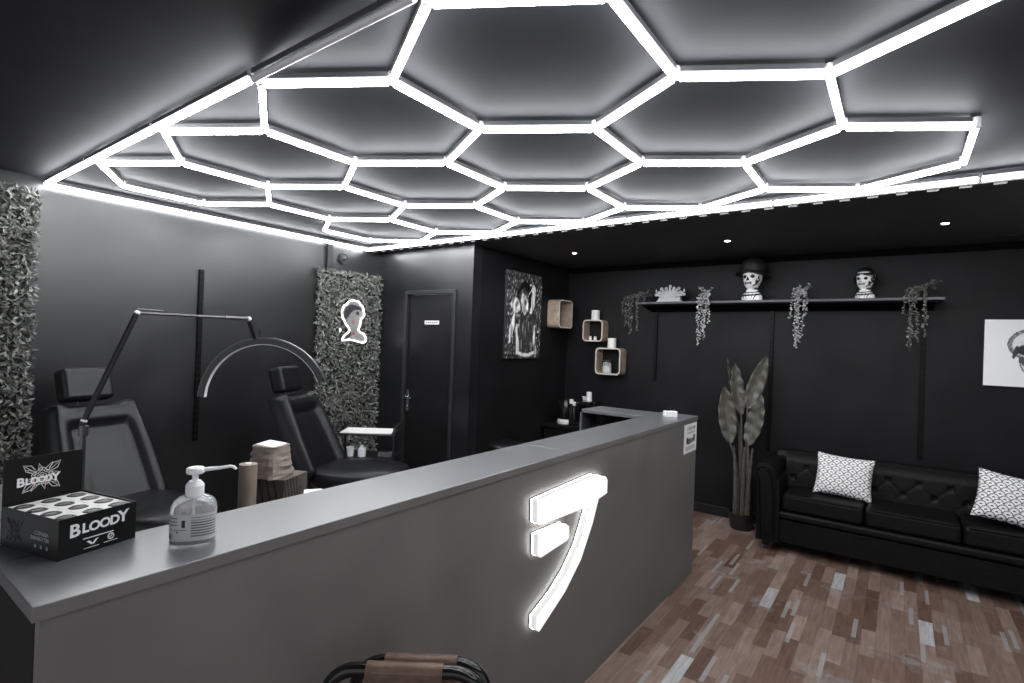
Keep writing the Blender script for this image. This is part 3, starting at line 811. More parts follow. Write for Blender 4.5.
leaf_panel('leaf_panel', 2.93, 3.68, .35, 2.25, 9000, 2, 'artificial leaf wall panel carrying the neon bust, beside the door', fern=[(-.18, .62, 13), (.0, .72, 10), (-.05, .52, 9), (-.2, 1.45, 6)])
# round siren button on the wall above panel
o = empty('wall_sounder', (XL, 3.225, 2.375)); tag(o, 'round dark alarm sounder on the wall above the leaf panel', 'alarm')
MB().cyl((0, 0, 0), (.02, 0, 0), .055, n=28).build('back_plate', 'frame', o, bevel=.003)
MB().tube([(.022, .043 * math.cos(a), .043 * math.sin(a)) for a in [i * math.pi / 14 for i in range(28)]], .004, n=6, closed=True).build('ring', 'trim', o)
MB().sph((.018, 0, 0), .03, (.4, 1, 1)).build('dome', 'frame', o)

# neon bust sign (generic curly head and shoulders)
ns = empty('neon_sign', (XL + .095, 3.33, 1.76)); tag(ns, 'white neon outline of a curly-haired bust on the leaf panel', 'neon sign')
NO = [(140,575),(165,520),(205,485),(225,455),(205,415),(180,385),(170,350),(148,320),(142,285),(138,245),(150,215),(165,175),(195,165),(215,135),(255,118),(300,125),(335,135),(350,165),(380,195),(385,235),(395,275),(385,305),(360,330),(350,370),(345,410),(325,445),(345,480),(385,500),(408,540),(412,575),(385,600),(330,590),(275,575),(215,565)]
nop = [onplane(330 + x / 11.38, 290 + y / 11.38, 0, XL + .10) for x, y in NO]
NP = [(0.0, q.y - 3.33, q.z - 1.76) for q in nop]
NPs = []
for i in range(len(NP)):      # smooth
    p0, p1, p2, p3 = [Vector(NP[(i + k) % len(NP)]) for k in (-1, 0, 1, 2)]
    for t in (0, .5):
        NPs.append(.5 * ((2 * p1) + (p2 - p0) * t + (2 * p0 - 5 * p1 + 4 * p2 - p3) * t * t + (3 * p1 - p0 - 3 * p2 + p3) * t ** 3))
MB().tube(NPs, .007, n=8, closed=True).build('neon_tube', 'neon', ns)
MB().prism([(p.y, p.z) for p in NPs], lambda u, v, k: (-.014 + .006 * k, u, v)).build('face_print', 'skin', ns, smooth=False)
def blob(pts, name, m, x=-.0075):
    q = [onplane(330 + a / 11.38, 290 + b_ / 11.38, 0, XL + .09) for a, b_ in pts]
    MB().prism([(t.y - 3.33, t.z - 1.76) for t in q], lambda u, v, k: (x + .002 * k, u, v)).build(name, m, ns, smooth=False)
blob([(165,240),(190,190),(240,165),(300,175),(355,205),(365,240),(330,225),(280,225),(235,265),(215,300),(180,340),(160,290)], 'curls_print', 'hair')
blob([(300,250),(330,250),(330,290),(300,280)], 'eye_print', 'hair')
blob([(235,330),(262,345),(275,385),(255,380)], 'blush_print', 'red')
blob([(160,555),(230,490),(240,520),(190,550)], 'shoulder_print', 'hair')
blob([(230,490),(285,480),(280,515),(240,505)], 'collar_print', 'red')
b = MB().sph((.0, nop[0].y - 3.33 - .025, nop[0].z - 1.76 + .1), .012, (.6, .8, 1.6), n=8); b.build('small_light', 'neon', ns)

# ------------------------------------------------------------------ trolley
tr = empty('trolley', (-3.76, 3.06, 0), R(36)); tag(tr, 'black two-tier salon trolley in front of the leaf panel', 'trolley')
TW, TD = .275, .16
for z in (.57, .30):
    b = MB(); b.box((0, 0, z), (TW * 2 - .06, TD * 2, .012)); b.build('shelf', 'blackmetal', tr, bevel=.004)
b = MB(); b.box((0, 0, .775), (TW * 2 - .06, TD * 2, .012)); b.build('shelf', 'blackmetal', tr, bevel=.004)
for s in (-1, 1):
    b = MB(); pts = [(s * (TW - .02), -TD, .05), (s * (TW - .02), -TD, .80)]
    for k in range(9):
        a = math.pi * k / 8; pts.append((s * (TW - .02), -TD * math.cos(a) , .80 + .045 * math.sin(a) ** .6))
    pts += [(s * (TW - .02), TD, .80), (s * (TW - .02), TD, .05)]
    b.tube(pts, .01, n=8); b.build('side_frame', 'blackmetal', tr)
for sx in (-1, 1):
    for sy_ in (-1, 1): MB().cyl((sx * (TW - .02), sy_ * TD - .012, .025), (sx * (TW - .02), sy_ * TD + .012, .025), .025).build('caster', 'gloss', tr)
Mtr = Matrix.Translation((-3.76, 3.06, 0)) @ Matrix.Rotation(R(36), 4, 'Z')
def ontr(x, y, z): return tuple(Mtr @ Vector((x, y, z)))
o = MB().box((0, 0, .003), (.43, .27, .006)).build('paper_sheet', 'paper', loc=ontr(0, 0, .782), rz=R(39), bevel=.001)
tag(o, 'white paper sheet covering the top of the salon trolley', 'paper')
o = empty('cup', ontr(-.13, -.09, .577)); MB().lathe([(.026, 0), (.034, .08), (.031, .08), (.024, .006)][:3] + [(.029, .07), (.001, .07)], n=20).build('cup_body', 'white', o); tag(o, 'white cup on the middle shelf of the trolley', 'cup')
o = empty('soap_bottle', ontr(-.03, -.09, .577)); MB().lathe([(.033, 0), (.035, .01), (.035, .06), (.028, .075), (.014, .085), (.012, .1)], n=20).build('bottle_body', 'clear', o)
b = MB(); b.cyl((0, 0, .099), (0, 0, .135), .006); b.tube([(0, 0, .13), (.02, .01, .14), (.045, .03, .142)], .005); b.build('pump', 'hair', o); tag(o, 'small clear pump bottle on the middle shelf of the trolley', 'bottle')
o = empty('wipes_pack', ontr(.17, -.08, .577), R(30)); MB().box((0, 0, .022), (.12, .07, .044)).build('pack', 'housing', o, bevel=.008); MB().box((0, 0, .0455), (.05, .03, .003)).build('flap', 'hair', o); tag(o, 'flat grey pack of wipes at the right of the trolley shelf', 'pack')

# stool
so = empty('stool', (-2.87, 3.93, 0)); tag(so, 'round black padded stool near the door', 'stool')
MB().lathe([(.12, .62), (.165, .625), (.175, .65), (.172, .675), (.15, .692), (.05, .696), (.001, .696)], n=36).build('seat', 'chairle', so, ang=60)
MB().cyl((0, 0, .1), (0, 0, .625), .022).build('column', 'chrome', so)
for i in range(5):
    a = 2 * math.pi * i / 5; c, s = math.cos(a), math.sin(a)
    l = MB(); l.tube([(0.01 * c, .01 * s, .11), (.24 * c, .24 * s, .065)], .014, n=8); l.build('leg', 'blackmetal', so)
    MB().sph((.24 * c, .24 * s, .026), .026, n=10).build('caster', 'gloss', so)

# ------------------------------------------------------------------ side cabinet with kettle and coffee things
cab = empty('side_cabinet', (-2.73, 5.13, 0)); tag(cab, 'low black cabinet with a metal rail in the corner behind the counter', 'cabinet')
MB().box((0, 0, .36), (.74, .46, .70)).build('body', 'cdark', cab, bevel=.004)
MB().box((0, 0, .73), (.78, .50, .035)).build('top', 'cdark', cab, bevel=.004)
for s in (-1, 1):
    dd = MB().box((s * .185, -.239, .36), (.355, .016, .66)).build('door', 'cdark', cab, bevel=.003)
    MB().cyl((s * .03, -.255, .45), (s * .03, -.255, .58), .005).build('handle', 'chrome', dd)
b = MB(); b.tube([(.1, -.24, .69), (.1, -.29, .69), (.1, -.30, .70), (.34, -.30, .70), (.34, -.24, .70)], .005, n=8); b.build('rail', 'chrome', cab)
kt = empty('kettle', (-2.93, 5.06, .7478)); tag(kt, 'black kettle on a white base in the far corner', 'kettle')
MB().lathe([(.085, 0), (.09, .01), (.088, .04), (.078, .05), (.001, .051)], n=28).build('base', 'white', kt)['label'] = 'white base'
MB().lathe([(.075, .052), (.078, .06), (.07, .16), (.058, .24), (.05, .255), (.03, .27), (.012, .275), (.012, .29), (.001, .291)], n=28).build('body', 'gloss', kt)
b = MB(); b.tube([(.06, 0, .23), (.10, 0, .235), (.115, 0, .18), (.105, 0, .11), (.07, 0, .09)], .010, n=8); b.build('handle', 'gloss', kt)
b = MB(); b.tube([(-.055, 0, .2), (-.08, 0, .22), (-.09, 0, .235)], .014, n=8); b.build('spout', 'gloss', kt)
cm = empty('coffee_machine', (-2.72, 5.17, .7478)); tag(cm, 'black coffee machine with cups standing on it, right of the kettle', 'coffee machine')
MB().box((0, .05, .13), (.19, .16, .26)).build('body', 'gloss', cm, bevel=.015, seg=3); MB().box((0, -.08, .235), (.16, .11, .05)).build('brew_head', 'gloss', cm, bevel=.01); MB().box((0, -.08, .012), (.17, .12, .024)).build('drip_tray', 'blackmetal', cm, bevel=.004)
MB().cyl((-.07, -.14, .235), (-.07, -.155, .235), .012).build('knob', 'chrome', cm)
def cup(loc, r0, r1, h, label, cat='cup'):
    o = empty('cup', loc); MB().lathe([(r0, 0), (r1, h), (r1 - .003, h), (r0 - .003, .01), (.001, .01)], n=20).build('cup_body', 'white', o)
    MB().tube([(r1 * math.cos(a), r1 * math.sin(a), h) for a in [k * math.pi / 10 for k in range(20)]], .002, n=5, closed=True).build('rim', 'white', o); return tag(o, label, cat)
cup((-2.70, 5.15, 1.0085), .033, .028, .095, 'tall white paper cup upside down on the coffee machine, the largest of the cups')
cup((-2.78, 5.2, 1.0085), .02, .026, .035, 'tiny white cup low at the left of the coffee machine top')
o = empty('bottle', (-2.83, 5.0, .7478)); MB().lathe([(.022, 0), (.024, .01), (.024, .16), (.012, .19), (.010, .23)], n=18).build('bottle_body', 'gloss', o); MB().lathe([(.02, .231), (.021, .234), (.021, .27), (.017, .275)], n=18).build('cap', 'white', o); tag(o, 'slim dark bottle with a white cap between kettle and coffee machine', 'bottle')
o = empty('bottle', (-2.78, 4.97, .7478)); MB().lathe([(.018, 0), (.02, .01), (.02, .17), (.010, .19), (.009, .215)], n=18).build('bottle_body', 'gloss', o); MB().lathe([(.015, .2155), (.018, .22), (.018, .25), (.012, .256)], n=18).build('cap', 'white', o); tag(o, 'smaller dark bottle with a round white cap beside the slim bottle', 'bottle')

# ------------------------------------------------------------------ wall boxes
def rrect(w_, h_, r, n=6):
    pts = []
    for cx_, cy_, a0 in ((w_ / 2 - r, h_ / 2 - r, 0), (-w_ / 2 + r, h_ / 2 - r, 90), (-w_ / 2 + r, -h_ / 2 + r, 180), (w_ / 2 - r, -h_ / 2 + r, 270)):
        for k in range(n + 1):
            a = R(a0 + 90 * k / n); pts.append((cx_ + r * math.cos(a), cy_ + r * math.sin(a)))
    return pts
def wall_box(loc, rz, w_, h_, d_, label):
    o = empty('cube_shelf', loc, rz); tag(o, label, 'wall shelf', 'rounded wooden cube shelves')
    out, inn = rrect(w_, h_, .045), rrect(w_ - .026, h_ - .026, .034); n = len(out)
    b = MB()
    F0 = [b.bm.verts.new((x, -d_, z)) for x, z in out]; B0 = [b.bm.verts.new((x, -.001, z)) for x, z in out]
    F1 = [b.bm.verts.new((x, -d_, z)) for x, z in inn]; B1 = [b.bm.verts.new((x, -.001, z)) for x, z in inn]
    for i in range(n):
        j = (i + 1) % n
        b.bm.faces.new((F0[i], F0[j], B0[j], B0[i])); b.bm.faces.new((F1[i], F1[j], B1[j], B1[i])); b.bm.faces.new((B0[i], B0[j], B1[j], B1[i]))
        b.bm.faces.new((F0[i], F0[j], F1[j], F1[i]))
    b.build('shell', 'wood', o, ang=30)
    e = MB(); F2 = [[e.bm.verts.new((x, y, z)) for x, z in pp] for pp, y in ((out, -d_ - .0005), (out, -d_ - .003), (inn, -d_ - .003), (inn, -d_ - .0005))]
    for A_, B_ in zip(F2, F2[1:] + F2[:1]):
        for i in range(n): e.bm.faces.new((A_[i], A_[(i + 1) % n], B_[(i + 1) % n], B_[i]))
    e.build('front_edge', 'woodedge', o, ang=30)['label'] = 'pale front edge'
    return o
wall_box((XP, 5.103, 1.945), R(90), .29, .31, .15, 'empty rounded wooden cube shelf on the poster wall, highest of the three')
wall_box((-2.745, YB, 1.775), 0, .245, .24, .14, 'smaller rounded wooden cube shelf holding two tiny jars')
wall_box((-2.545, YB, 1.445), 0, .295, .29, .15, 'rounded wooden cube shelf holding a glass jar, lowest of the three')
def can(loc, label):
    o = empty('canister', loc); MB().lathe([(.044, 0), (.046, .002), (.046, .105), (.044, .107), (.04, .107), (.04, .1), (.001, .1)], n=28).build('canister_body', 'paper', o)
    MB().lathe([(.0462, .002), (.0474, .004), (.0474, .01), (.0462, .012)], n=28).build('base_band', 'white', o); return tag(o, label, 'canister')
can((-2.75, 5.33, 1.896), 'white canister on top of the smaller cube shelf')
can((-2.54, 5.33, 1.591), 'white canister on top of the lowest cube shelf')
for i, (dx, lab_) in enumerate(((-.035, 'left'), (.025, 'right'))):
    o = empty('jar', (-2.755 + dx, 5.30, 1.6685)); MB().lathe([(.015, 0), (.017, .003), (.017, .025), (.013, .031)], n=16).build('jar_body', 'clear', o); MB().lathe([(.012, .0315), (.015, .033), (.015, .043), (.01, .046)], n=16).build('lid', 'woodedge', o)
    tag(o, 'tiny jar with pale lid in the smaller cube shelf, the %s one' % lab_, 'jar')
o = empty('jar', (-2.58, 5.31, 1.3135)); MB().lathe([(.045, 0), (.05, .006), (.05, .09), (.04, .108), (.038, .12)], n=28).build('jar_body', 'glass', o)
MB().lathe([(.042, .003), (.046, .008), (.046, .05), (.03, .075), (.001, .08)], n=28).build('contents', 'paper', o); MB().lathe([(.04, .1205), (.042, .123), (.042, .14), (.036, .144)], n=28).build('lid', 'hair', o)
tag(o, 'glass jar half filled with white pads in the lowest cube shelf', 'jar')

# ------------------------------------------------------------------ poster on the niche wall
def nz(x, y, s, z=0): return noise.noise(Vector((x * s, y * s, z)))
def poster(u, v):
    x, y = u, 1 - v       # y down
    def ell(cx_, cy_, rx, ry, a=0):
        dx, dy = x - cx_ + .03 * nz(x, y, 9, 20), y - cy_ + .03 * nz(x, y, 9, 30); c, s = math.cos(a), math.sin(a)
        return ((dx * c + dy * s) / rx) ** 2 + ((-dx * s + dy * c) / ry) ** 2
    fine = nz(x, y * .8, 34, 3); med = nz(x, y, 13, 8); streak = nz(x * 2.2, y * .45, 14, 11)
    v_ = .07 + .7 * max(0, fine) + .2 * max(0, med)
    if y < .2: v_ += .12 * max(0, nz(x, y, 20, 2))
    if ell(.5, .27, .22, .17) < 1: v_ = .02 + .10 * max(0, fine)
    if ell(.47, .30, .12, .12) < 1: v_ = .14 + .30 * max(0, med)
    if ell(.68, .34, .10, .23, .42) < 1 and ell(.62, .38, .06, .2, .42) > 1: v_ = .55 + .4 * streak
    if ell(.50, .37, .09, .14, -.5) < 1: v_ = .45 + .55 * med
    if ell(.25, .40, .13, .10, .5) < 1: v_ = .45 + .5 * med
    yy = y + .07 * nz(x, y, 7, 50); xx = x + .05 * nz(x, y, 6, 60)
    if .47 < yy < .58 and .25 < xx < .85: v_ = .05 + .5 * max(0, med) + .3 * max(0, fine)
    if ell(.16, .66, .055, .20, .38) < 1: v_ = .5 + .5 * streak
    if .27 < xx < .86 and yy > .56 and y < .97: v_ = .10 + .55 * max(0, streak) + .15 * max(0, fine)
    if (abs(xx - .31 - .03 * math.sin(y * 9)) < .028 or abs(xx - .84 + .12 * (1 - y)) < .033) and .6 < y < .96: v_ = .5 + .6 * streak
    if abs(y - .945 - .02 * math.cos((x - .57) * 9)) < .02 and .32 < x < .82: v_ = .6 + .3 * fine
    return g3(max(.015, min(.9, v_ * 1.5)))
po = empty('canvas_print', (XP, 4.478, 1.89), R(90)); tag(po, 'tall black and white canvas print of a veiled figure on the niche wall', 'picture')
MB().box((0, -.013, 0), (.63, .024, .88)).build('canvas', 'hair', po, bevel=.002)
a_ = art_panel('print', .62, .87, 90, 130, poster, po); a_.location = (0, -.0258, 0)

# skull canvas on the back wall
def skull(u, v):
    x, y = (u) * .80, (1 - v) * .50      # metres from top-left
    cx_, cy_ = .30, .215
    bg = .9
    def ell(a, b, rx, ry, rot=0):
        dx, dy = x - a, y - b; c, s = math.cos(rot), math.sin(rot)
        return math.sqrt(((dx * c + dy * s) / rx) ** 2 + ((-dx * s + dy * c) / ry) ** 2)
    n_ = nz(x, y, 40); n2 = nz(x, y, 90, 4)
    val = bg
    cr = ell(cx_, .185, .165, .125); jw = ell(cx_ + .005, .30, .105, .13)
    if cr < 1 or jw < 1: val = .86 - .12 * max(0, n_)
    if (abs(cr - 1) < .026 and not jw < .97) or (abs(jw - 1) < .035 and not cr < .98): val = .05
    if cr < 1 and cr > .86 and x < cx_ - .05: val = .45 + .4 * n2
    for sx in (-1, 1):
        e_ = ell(cx_ + sx * .065, .225, .046, .033, sx * .1)
        if e_ < 1: val = .01
        elif e_ < 1.22: val = .28 + .3 * n2
        if ell(cx_ + sx * .125, .245, .012, .05, sx * -.2) < 1: val = .12 + .2 * abs(n2)
        if ell(cx_ + sx * .078, .31, .02, .035, sx * .3) < 1: val = .2 + .3 * abs(n_)
    if ell(cx_, .285, .016, .028) < 1: val = .02
    if .335 < y < .385 and abs(x - cx_) < .06:
        if abs(((x - cx_) * 60) % 1 - .5) < .09 or abs(y - .36) < .004: val = .06
    if ell(cx_ - .115, .225, .012, .03) < 1: val = .1
    return g3(max(.01, val))
sk = empty('canvas_print', (.915, YB, 1.664)); tag(sk, 'white canvas print of a black ink skull above the sofa', 'picture')
MB().box((0, -.013, 0), (.805, .024, .505)).build('canvas', 'hair', sk, bevel=.002)
a_ = art_panel('print', .797, .497, 170, 110, skull, sk); a_.location = (0, -.0258, 0)

# ------------------------------------------------------------------ long shelf
SH = 2.045
sh = empty('wall_shelf', (-.97, YB, SH)); tag(sh, 'long black wall shelf above the sofa carrying busts and plants', 'shelf')
MB().box2((-1.20, -.30, 0), (1.235, -.001, .022)).build('board', 'shelfp', sh, bevel=.003)
MB().prism([(-.001, -.001), (-.285, -.001), (-.285, -.014), (-.001, -.06)], lambda u, v, k: ((-1.15, 1.18)[k], u, v)).build('under_panel', 'darkband', sh)
ST = SH + .022

# white ornament
orn = empty('ornament', (-1.885, 5.25, ST + .0005)); tag(orn, 'white carved crown-like ornament at the left of the shelf', 'ornament')
b = MB(); b.box((0, 0, .012), (.25, .07, .024)); b.box((0, 0, .034), (.225, .06, .02)); b.build('plinth', 'plaster', orn, bevel=.005)
b = MB()
for i in range(9):
    a = R(18 + i * 18); L = .105 if i % 2 else .12
    ex = 1.25; p0 = Vector((.03 * math.cos(a), 0, .045)); p1 = Vector((L * ex * math.cos(a) * .55, -.012, .045 + L * .6 * math.sin(a))); p2 = Vector((L * ex * math.cos(a), 0, .045 + L * math.sin(a)))
    b.tube([p0, p1, p2], .01, n=8, radii=[.008, .016, .009]); b.sph(p2, .0165, (1, .8, 1), n=10)
for s in (-1, 1):
    b.tube([(s * (.09 + .035 * math.cos(t)), 0, .075 + .03 * math.sin(t)) for t in [k * math.pi / 6 for k in range(11)]], .009, n=8)
    b.tube([(s * .12, 0, .1), (s * .145, 0, .115), (s * .14, 0, .135)], .008, n=8)
b.build('scrollwork', 'plaster', orn)

def head(name, loc, rz, s, hat, label):
    t = empty(name, loc, rz); tag(t, label, 'bust')
    # bust faces -y. lathe-like grid with features
    def prof(z):   # z 0..1 -> radius x, y, y centre
        P_ = [(0, .085, .06, 0), (.08, .088, .062, 0), (.2, .08, .055, 0), (.27, .052, .046, 0), (.36, .045, .045, .0), (.42, .052, .058, -.008), (.48, .060, .072, -.006), (.60, .070, .083, 0), (.75, .076, .09, .003), (.88, .07, .083, .005), (.96, .048, .055, .005), (1, .004, .005, .005)]
        for a, b_ in zip(P_, P_[1:]):
            if z <= b_[0]:
                t_ = (z - a[0]) / (b_[0] - a[0]); t_ = t_ * t_ * (3 - 2 * t_)
                return [a[i] + (b_[i] - a[i]) * t_ for i in (1, 2, 3)]
        return P_[-1][1:]
    HH = .30
    def F(u, v):
        a = 2 * math.pi * u; rx, ry, yc = prof(v)
        x, y = rx * math.cos(a), yc - ry * math.sin(a)
        fr = max(0, math.sin(a)) ** 3
        if .4 < v < .95:
            dx = x / .07
            for sx in (-1, 1):
                e_ = ((x - sx * .030) / .017) ** 2 + ((v - .69) / .045) ** 2
                y += .022 * math.exp(-e_ * 1.2) * (fr > .05)
                e_ = ((x - sx * .046) / .014) ** 2 + ((v - .58) / .03) ** 2
                y -= .010 * math.exp(-e_) * fr
                e_ = ((x - sx * .045) / .016) ** 2 + ((v - .50) / .04) ** 2
                y += .012 * math.exp(-e_) * fr
            e_ = (x / .010) ** 2 + ((v - .61) / .045) ** 2
            y += (.012 if hat else -.018) * math.exp(-e_) * fr
            e_ = (x / .03) ** 2 + ((v - .505) / .012) ** 2
            y += .006 * math.exp(-e_) * fr
        return Vector((x, y, v * HH)) * s
    g = MB().grid(56, 60, F, closeu=True)
    bmesh.ops.remove_doubles(g.bm, verts=g.bm.verts[:], dist=.0004)
    g.build('bust_body', 'bust', t, ang=80)
    fm = MB()
    for sx in (-1, 1):
        MB().sph(Vector((sx * .030, -.064, .69 * HH)) * s, .017 * s, (1.2, .8, 1.05), n=12).build('eye_socket', 'ink', t)
        MB().sph(Vector((sx * .056, -.042, .53 * HH)) * s, .013 * s, (.7, 1, 1.9), n=10).build('cheek_mark', 'ink', t)
        MB().sph(Vector((sx * .066, -.028, .66 * HH)) * s, .011 * s, (.6, 1, 1.6), n=10).build('temple_mark', 'ink', t)
    fm.prism([(0, .030), (-.011, 0), (.011, 0)], lambda u, v, k: Vector((u, (-.093, -.07)[k], .575 * HH + v)) * s)
    for zz in (.525, .505, .485): fm.box(Vector((0, -.072, zz * HH)) * s, Vector((.052, .012, .0018)) * s)
    for i in range(8): fm.box(Vector((-.025 + i * .0071, -.073, .505 * HH)) * s, Vector((.0016, .012, .022)) * s)
    for i in range(5): fm.box(Vector((-.05 + i * .025, -.052, .12 * HH)) * s, Vector((.003, .016, .05)) * s, (0, R(-30 + i * 15), 0))
    fm.build('face_marks', 'ink', t)
    tt = MB(); 
    for zz, rr in ((.335, .048), (.37, .047), (.27, .060), (.20, .084)):
        tt.tube([Vector((rr * math.cos(a), -.82 * rr * math.sin(a) , zz * HH - (.012 * max(0, math.sin(a)) if zz < .3 else 0))) * s for a in [k * math.pi / 14 for k in range(28)]], .0055 * s, n=6, closed=True)
    for sx in (-1, 1):
        tt.tube([Vector((sx * .072, -.02, .6 * HH)) * s, Vector((sx * .058, -.055, .47 * HH)) * s, Vector((sx * .035, -.062, .41 * HH)) * s], .005 * s, n=6)
        tt.tube([Vector((sx * .075, -.03, .74 * HH)) * s, Vector((sx * .05, -.078, .78 * HH)) * s, Vector((sx * .012, -.09, .8 * HH)) * s], .004 * s, n=6)
    tt.build('painted_lines', 'ink', t)
    if hat:
        h = MB(); h.lathe([(.135, -.004), (.140, .004), (.104, .014), (.102, .024), (.104, .05), (.096, .085), (.076, .112), (.045, .13), (.001, .138)], c=(0, .0, 0), n=36, sc=(1, 1.1))
        # curl the brim
        for v in h.bm.verts:
            r_ = math.hypot(v.co.x, v.co.y)
            if r_ > .11: v.co.z -= .022 * abs(v.co.x / .13) ** 2
            v.co = v.co * s
        ho = h.build('bowler_hat', 'ink', t, ang=50); ho.location = (0, .006 * s, .80 * HH * s); ho.rotation_euler = (R(-3), R(4), 0)
    else:
        h = MB(); h.tube([Vector((.088 * math.cos(a), .0, (.72 * HH + .098 * math.sin(a)))) * s for a in [k * math.pi / 16 for k in range(17)]], .009 * s, n=8, sx=1.8)
        for sx in (-1, 1): h.cyl(Vector((sx * .072, 0, .66 * HH)) * s, Vector((sx * .098, 0, .66 * HH)) * s, .035 * s, .03 * s)
        h.build('headphones', 'gloss', t)
        c_ = MB(); c_.sph(Vector((0, .004, .80 * HH)) * s, .077 * s, (1.02, 1.14, .82), n=20); 
        c_.build('black_cap', 'ink', t)
    return t
head('bust', (-1.11, 5.235, ST + .0005), R(-15), 1.07, True, 'painted white skull bust wearing a black bowler hat on the shelf')
head('bust', (-.245, 5.26, ST + .0005), R(-22), .83, False, 'smaller painted white bust with black cap and headphones on the shelf')

# hanging plants
def vine(x, seed, strands, label, m, side=0):
    rnd = random.Random(seed); t = empty('hanging_plant', (x, 5.20, ST + .0005)); tag(t, label, 'hanging plant', 'hanging plants on the shelf')
    MB().lathe([(.03, 0), (.034, .003), (.042, .055), (.038, .055), (.036, .045), (.001, .045)], n=20).build('pot', 'blackmetal', t)
    paths = []
    for dx, L in strands:
        p = [Vector((dx * .3, -.01, .05)), Vector((dx * .6, -.05, .085)), Vector((dx, -.115, .05)), Vector((dx * 1.1, -.128, -.01))]
        z = -.01
        while z > -L:
            z -= .04; p.append(Vector((p[-1].x + rnd.uniform(-.007, .007), -.128 + rnd.uniform(-.006, .006), z)))
        paths.append(p)
    for k in range(8):   # short sprigs
        a = rnd.uniform(0, 6.28); r_ = rnd.uniform(.05, .1)
        ex = side * rnd.uniform(.0, .12)
        paths.append([Vector((0, 0, .05)), Vector((r_ * .5 * math.cos(a) + ex * .5, r_ * .4 * math.sin(a), .105)), Vector((r_ * math.cos(a) + ex, r_ * .7 * math.sin(a), rnd.uniform(.06, .15)))])
    b = MB()
    for p in paths: b.tube(p, .0013, n=4, caps=False)
    b.build('stems', 'stem', t)
    bm = bmesh.new()
    for p in paths:
        for a, c in zip(p, p[1:]):
            L = (c - a).length; n = max(2, int(L / .0075))
            for i in range(n):
                q = a.lerp(c, (i + rnd.random()) / n)
                d = Vector((rnd.uniform(-1, 1), rnd.uniform(-1, .6), rnd.uniform(-.8, .3))).normalized(); l = rnd.uniform(.012, .024)
                s = d.cross(Vector((rnd.random(), rnd.random() - 1, rnd.random()))).normalized() * l * .42
                vs = [bm.verts.new(v) for v in (q, q + d * l * .5 + s, q + d * l, q + d * l * .5 - s)]; bm.faces.new(vs)
    me = bpy.data.meshes.new('leaves'); bm.to_mesh(me); bm.free(); me.materials.append(M[m]); o = bpy.data.objects.new('leaves', me); col.objects.link(o); o.parent = t
    return t
vine(-2.135, 11, [(-.13, .22), (-.07, .30), (-.02, .27), (-.16, .12), (-.1, .24)], 'dark trailing plant at the far left end of the shelf', 'leafD', -1)
vine(-1.50, 12, [(-.045, .16), (-.02, .40), (.015, .33), (.04, .2), (0, .36), (.03, .32), (-.035, .26)], 'pale trailing plant between the ornament and the bowler-hatted bust', 'leafC')
vine(-.70, 13, [(-.05, .14), (-.025, .40), (.0, .33), (.04, .32), (-.01, .38), (.05, .1)], 'pale trailing plant between the two busts', 'leafC')
vine(.10, 14, [(-.07, .12), (-.03, .38), (-.01, .30), (.045, .27), (-.045, .36), (.04, .2)], 'dark trailing plant at the right end of the shelf', 'leafD', 1)

# ------------------------------------------------------------------ floor plant
pt = empty('potted_plant', (-1.12, 5.16, 0)); tag(pt, 'tall potted plant with broad upright leaves beside the sofa', 'potted plant')
MB().lathe([(.085, 0), (.09, .004), (.115, .13), (.115, .15), (.105, .15), (.1, .13), (.001, .13)], n=32).build('pot', 'blackmetal', pt)
def bigleaf(base, tip, width, face, bend=.04):
    base, tip = Vector(base), Vector(tip); d = tip - base; L = d.length; d.normalize(); face = Vector(face); side = d.cross(face).normalized(); fn = side.cross(d)
    b = MB()
    def F(u, v):
        w_ = width * .86 * (math.sin(math.pi * min(1, v ** .85)) ** .65 if 0 < v < 1 else 0.001); s = u * 2 - 1
        und = .012 * math.sin(v * 30 + s * 2) * abs(s)
        return base + d * L * v + side * w_ * s + fn * (bend * math.sin(v * math.pi) * -1 + .35 * w_ * abs(s) + und)
    b.grid(8, 22, F); o = b.build('leaf', 'leafB', pt, ang=80)
    md = o.modifiers.new('S', 'SOLIDIFY'); md.thickness = .002
    MB().tube([base + d * L * v + fn * (-bend * math.sin(v * math.pi) + .001) for v in [i / 10 for i in range(11)]], .005, n=6, radii=[.008 - .0006 * i for i in range(11)]).build('midrib', 'stem', o)
for bs, tp_, w_, fc, bd, st_ in (
    ((-.10, -.07, .76), (-.165, -.08, 1.28), .092, (.5, -1, .1), .03, (-.035, .0)),
    ((-.03, .0, 1.02), (-.105, .02, 1.50), .08, (.7, -.8, 0), .03, (-.01, .03)),
    ((.02, .0, 1.08), (.165, .02, 1.57), .082, (.35, -1, .1), .04, (.02, .02)),
    ((.045, -.05, .76), (.14, -.03, 1.23), .088, (-.15, -1, .2), .03, (.04, -.01)),
    ((-.07, .1, .9), (-.20, .13, 1.53), .03, (1, -.3, 0), .02, (-.02, .05))):
    bigleaf(bs, tp_, w_, fc, bd)
    MB().tube([(st_[0], st_[1], .12), (st_[0] * 1.2, st_[1], .4), ((st_[0] * 1.5 + bs[0]) / 2.2, (st_[1] + bs[1]) / 2, .66), bs], .014, n=8, radii=[.02, .017, .013, .008]).build('stem', 'stem', pt)
for dx in (-.05, .01, .055):
    MB().tube([(dx, -.02, .12), (dx * 1.1, -.03, .45), (dx * 1.5, -.04, .74)], .014, n=8, radii=[.022, .017, .007]).build('stem', 'stem', pt)

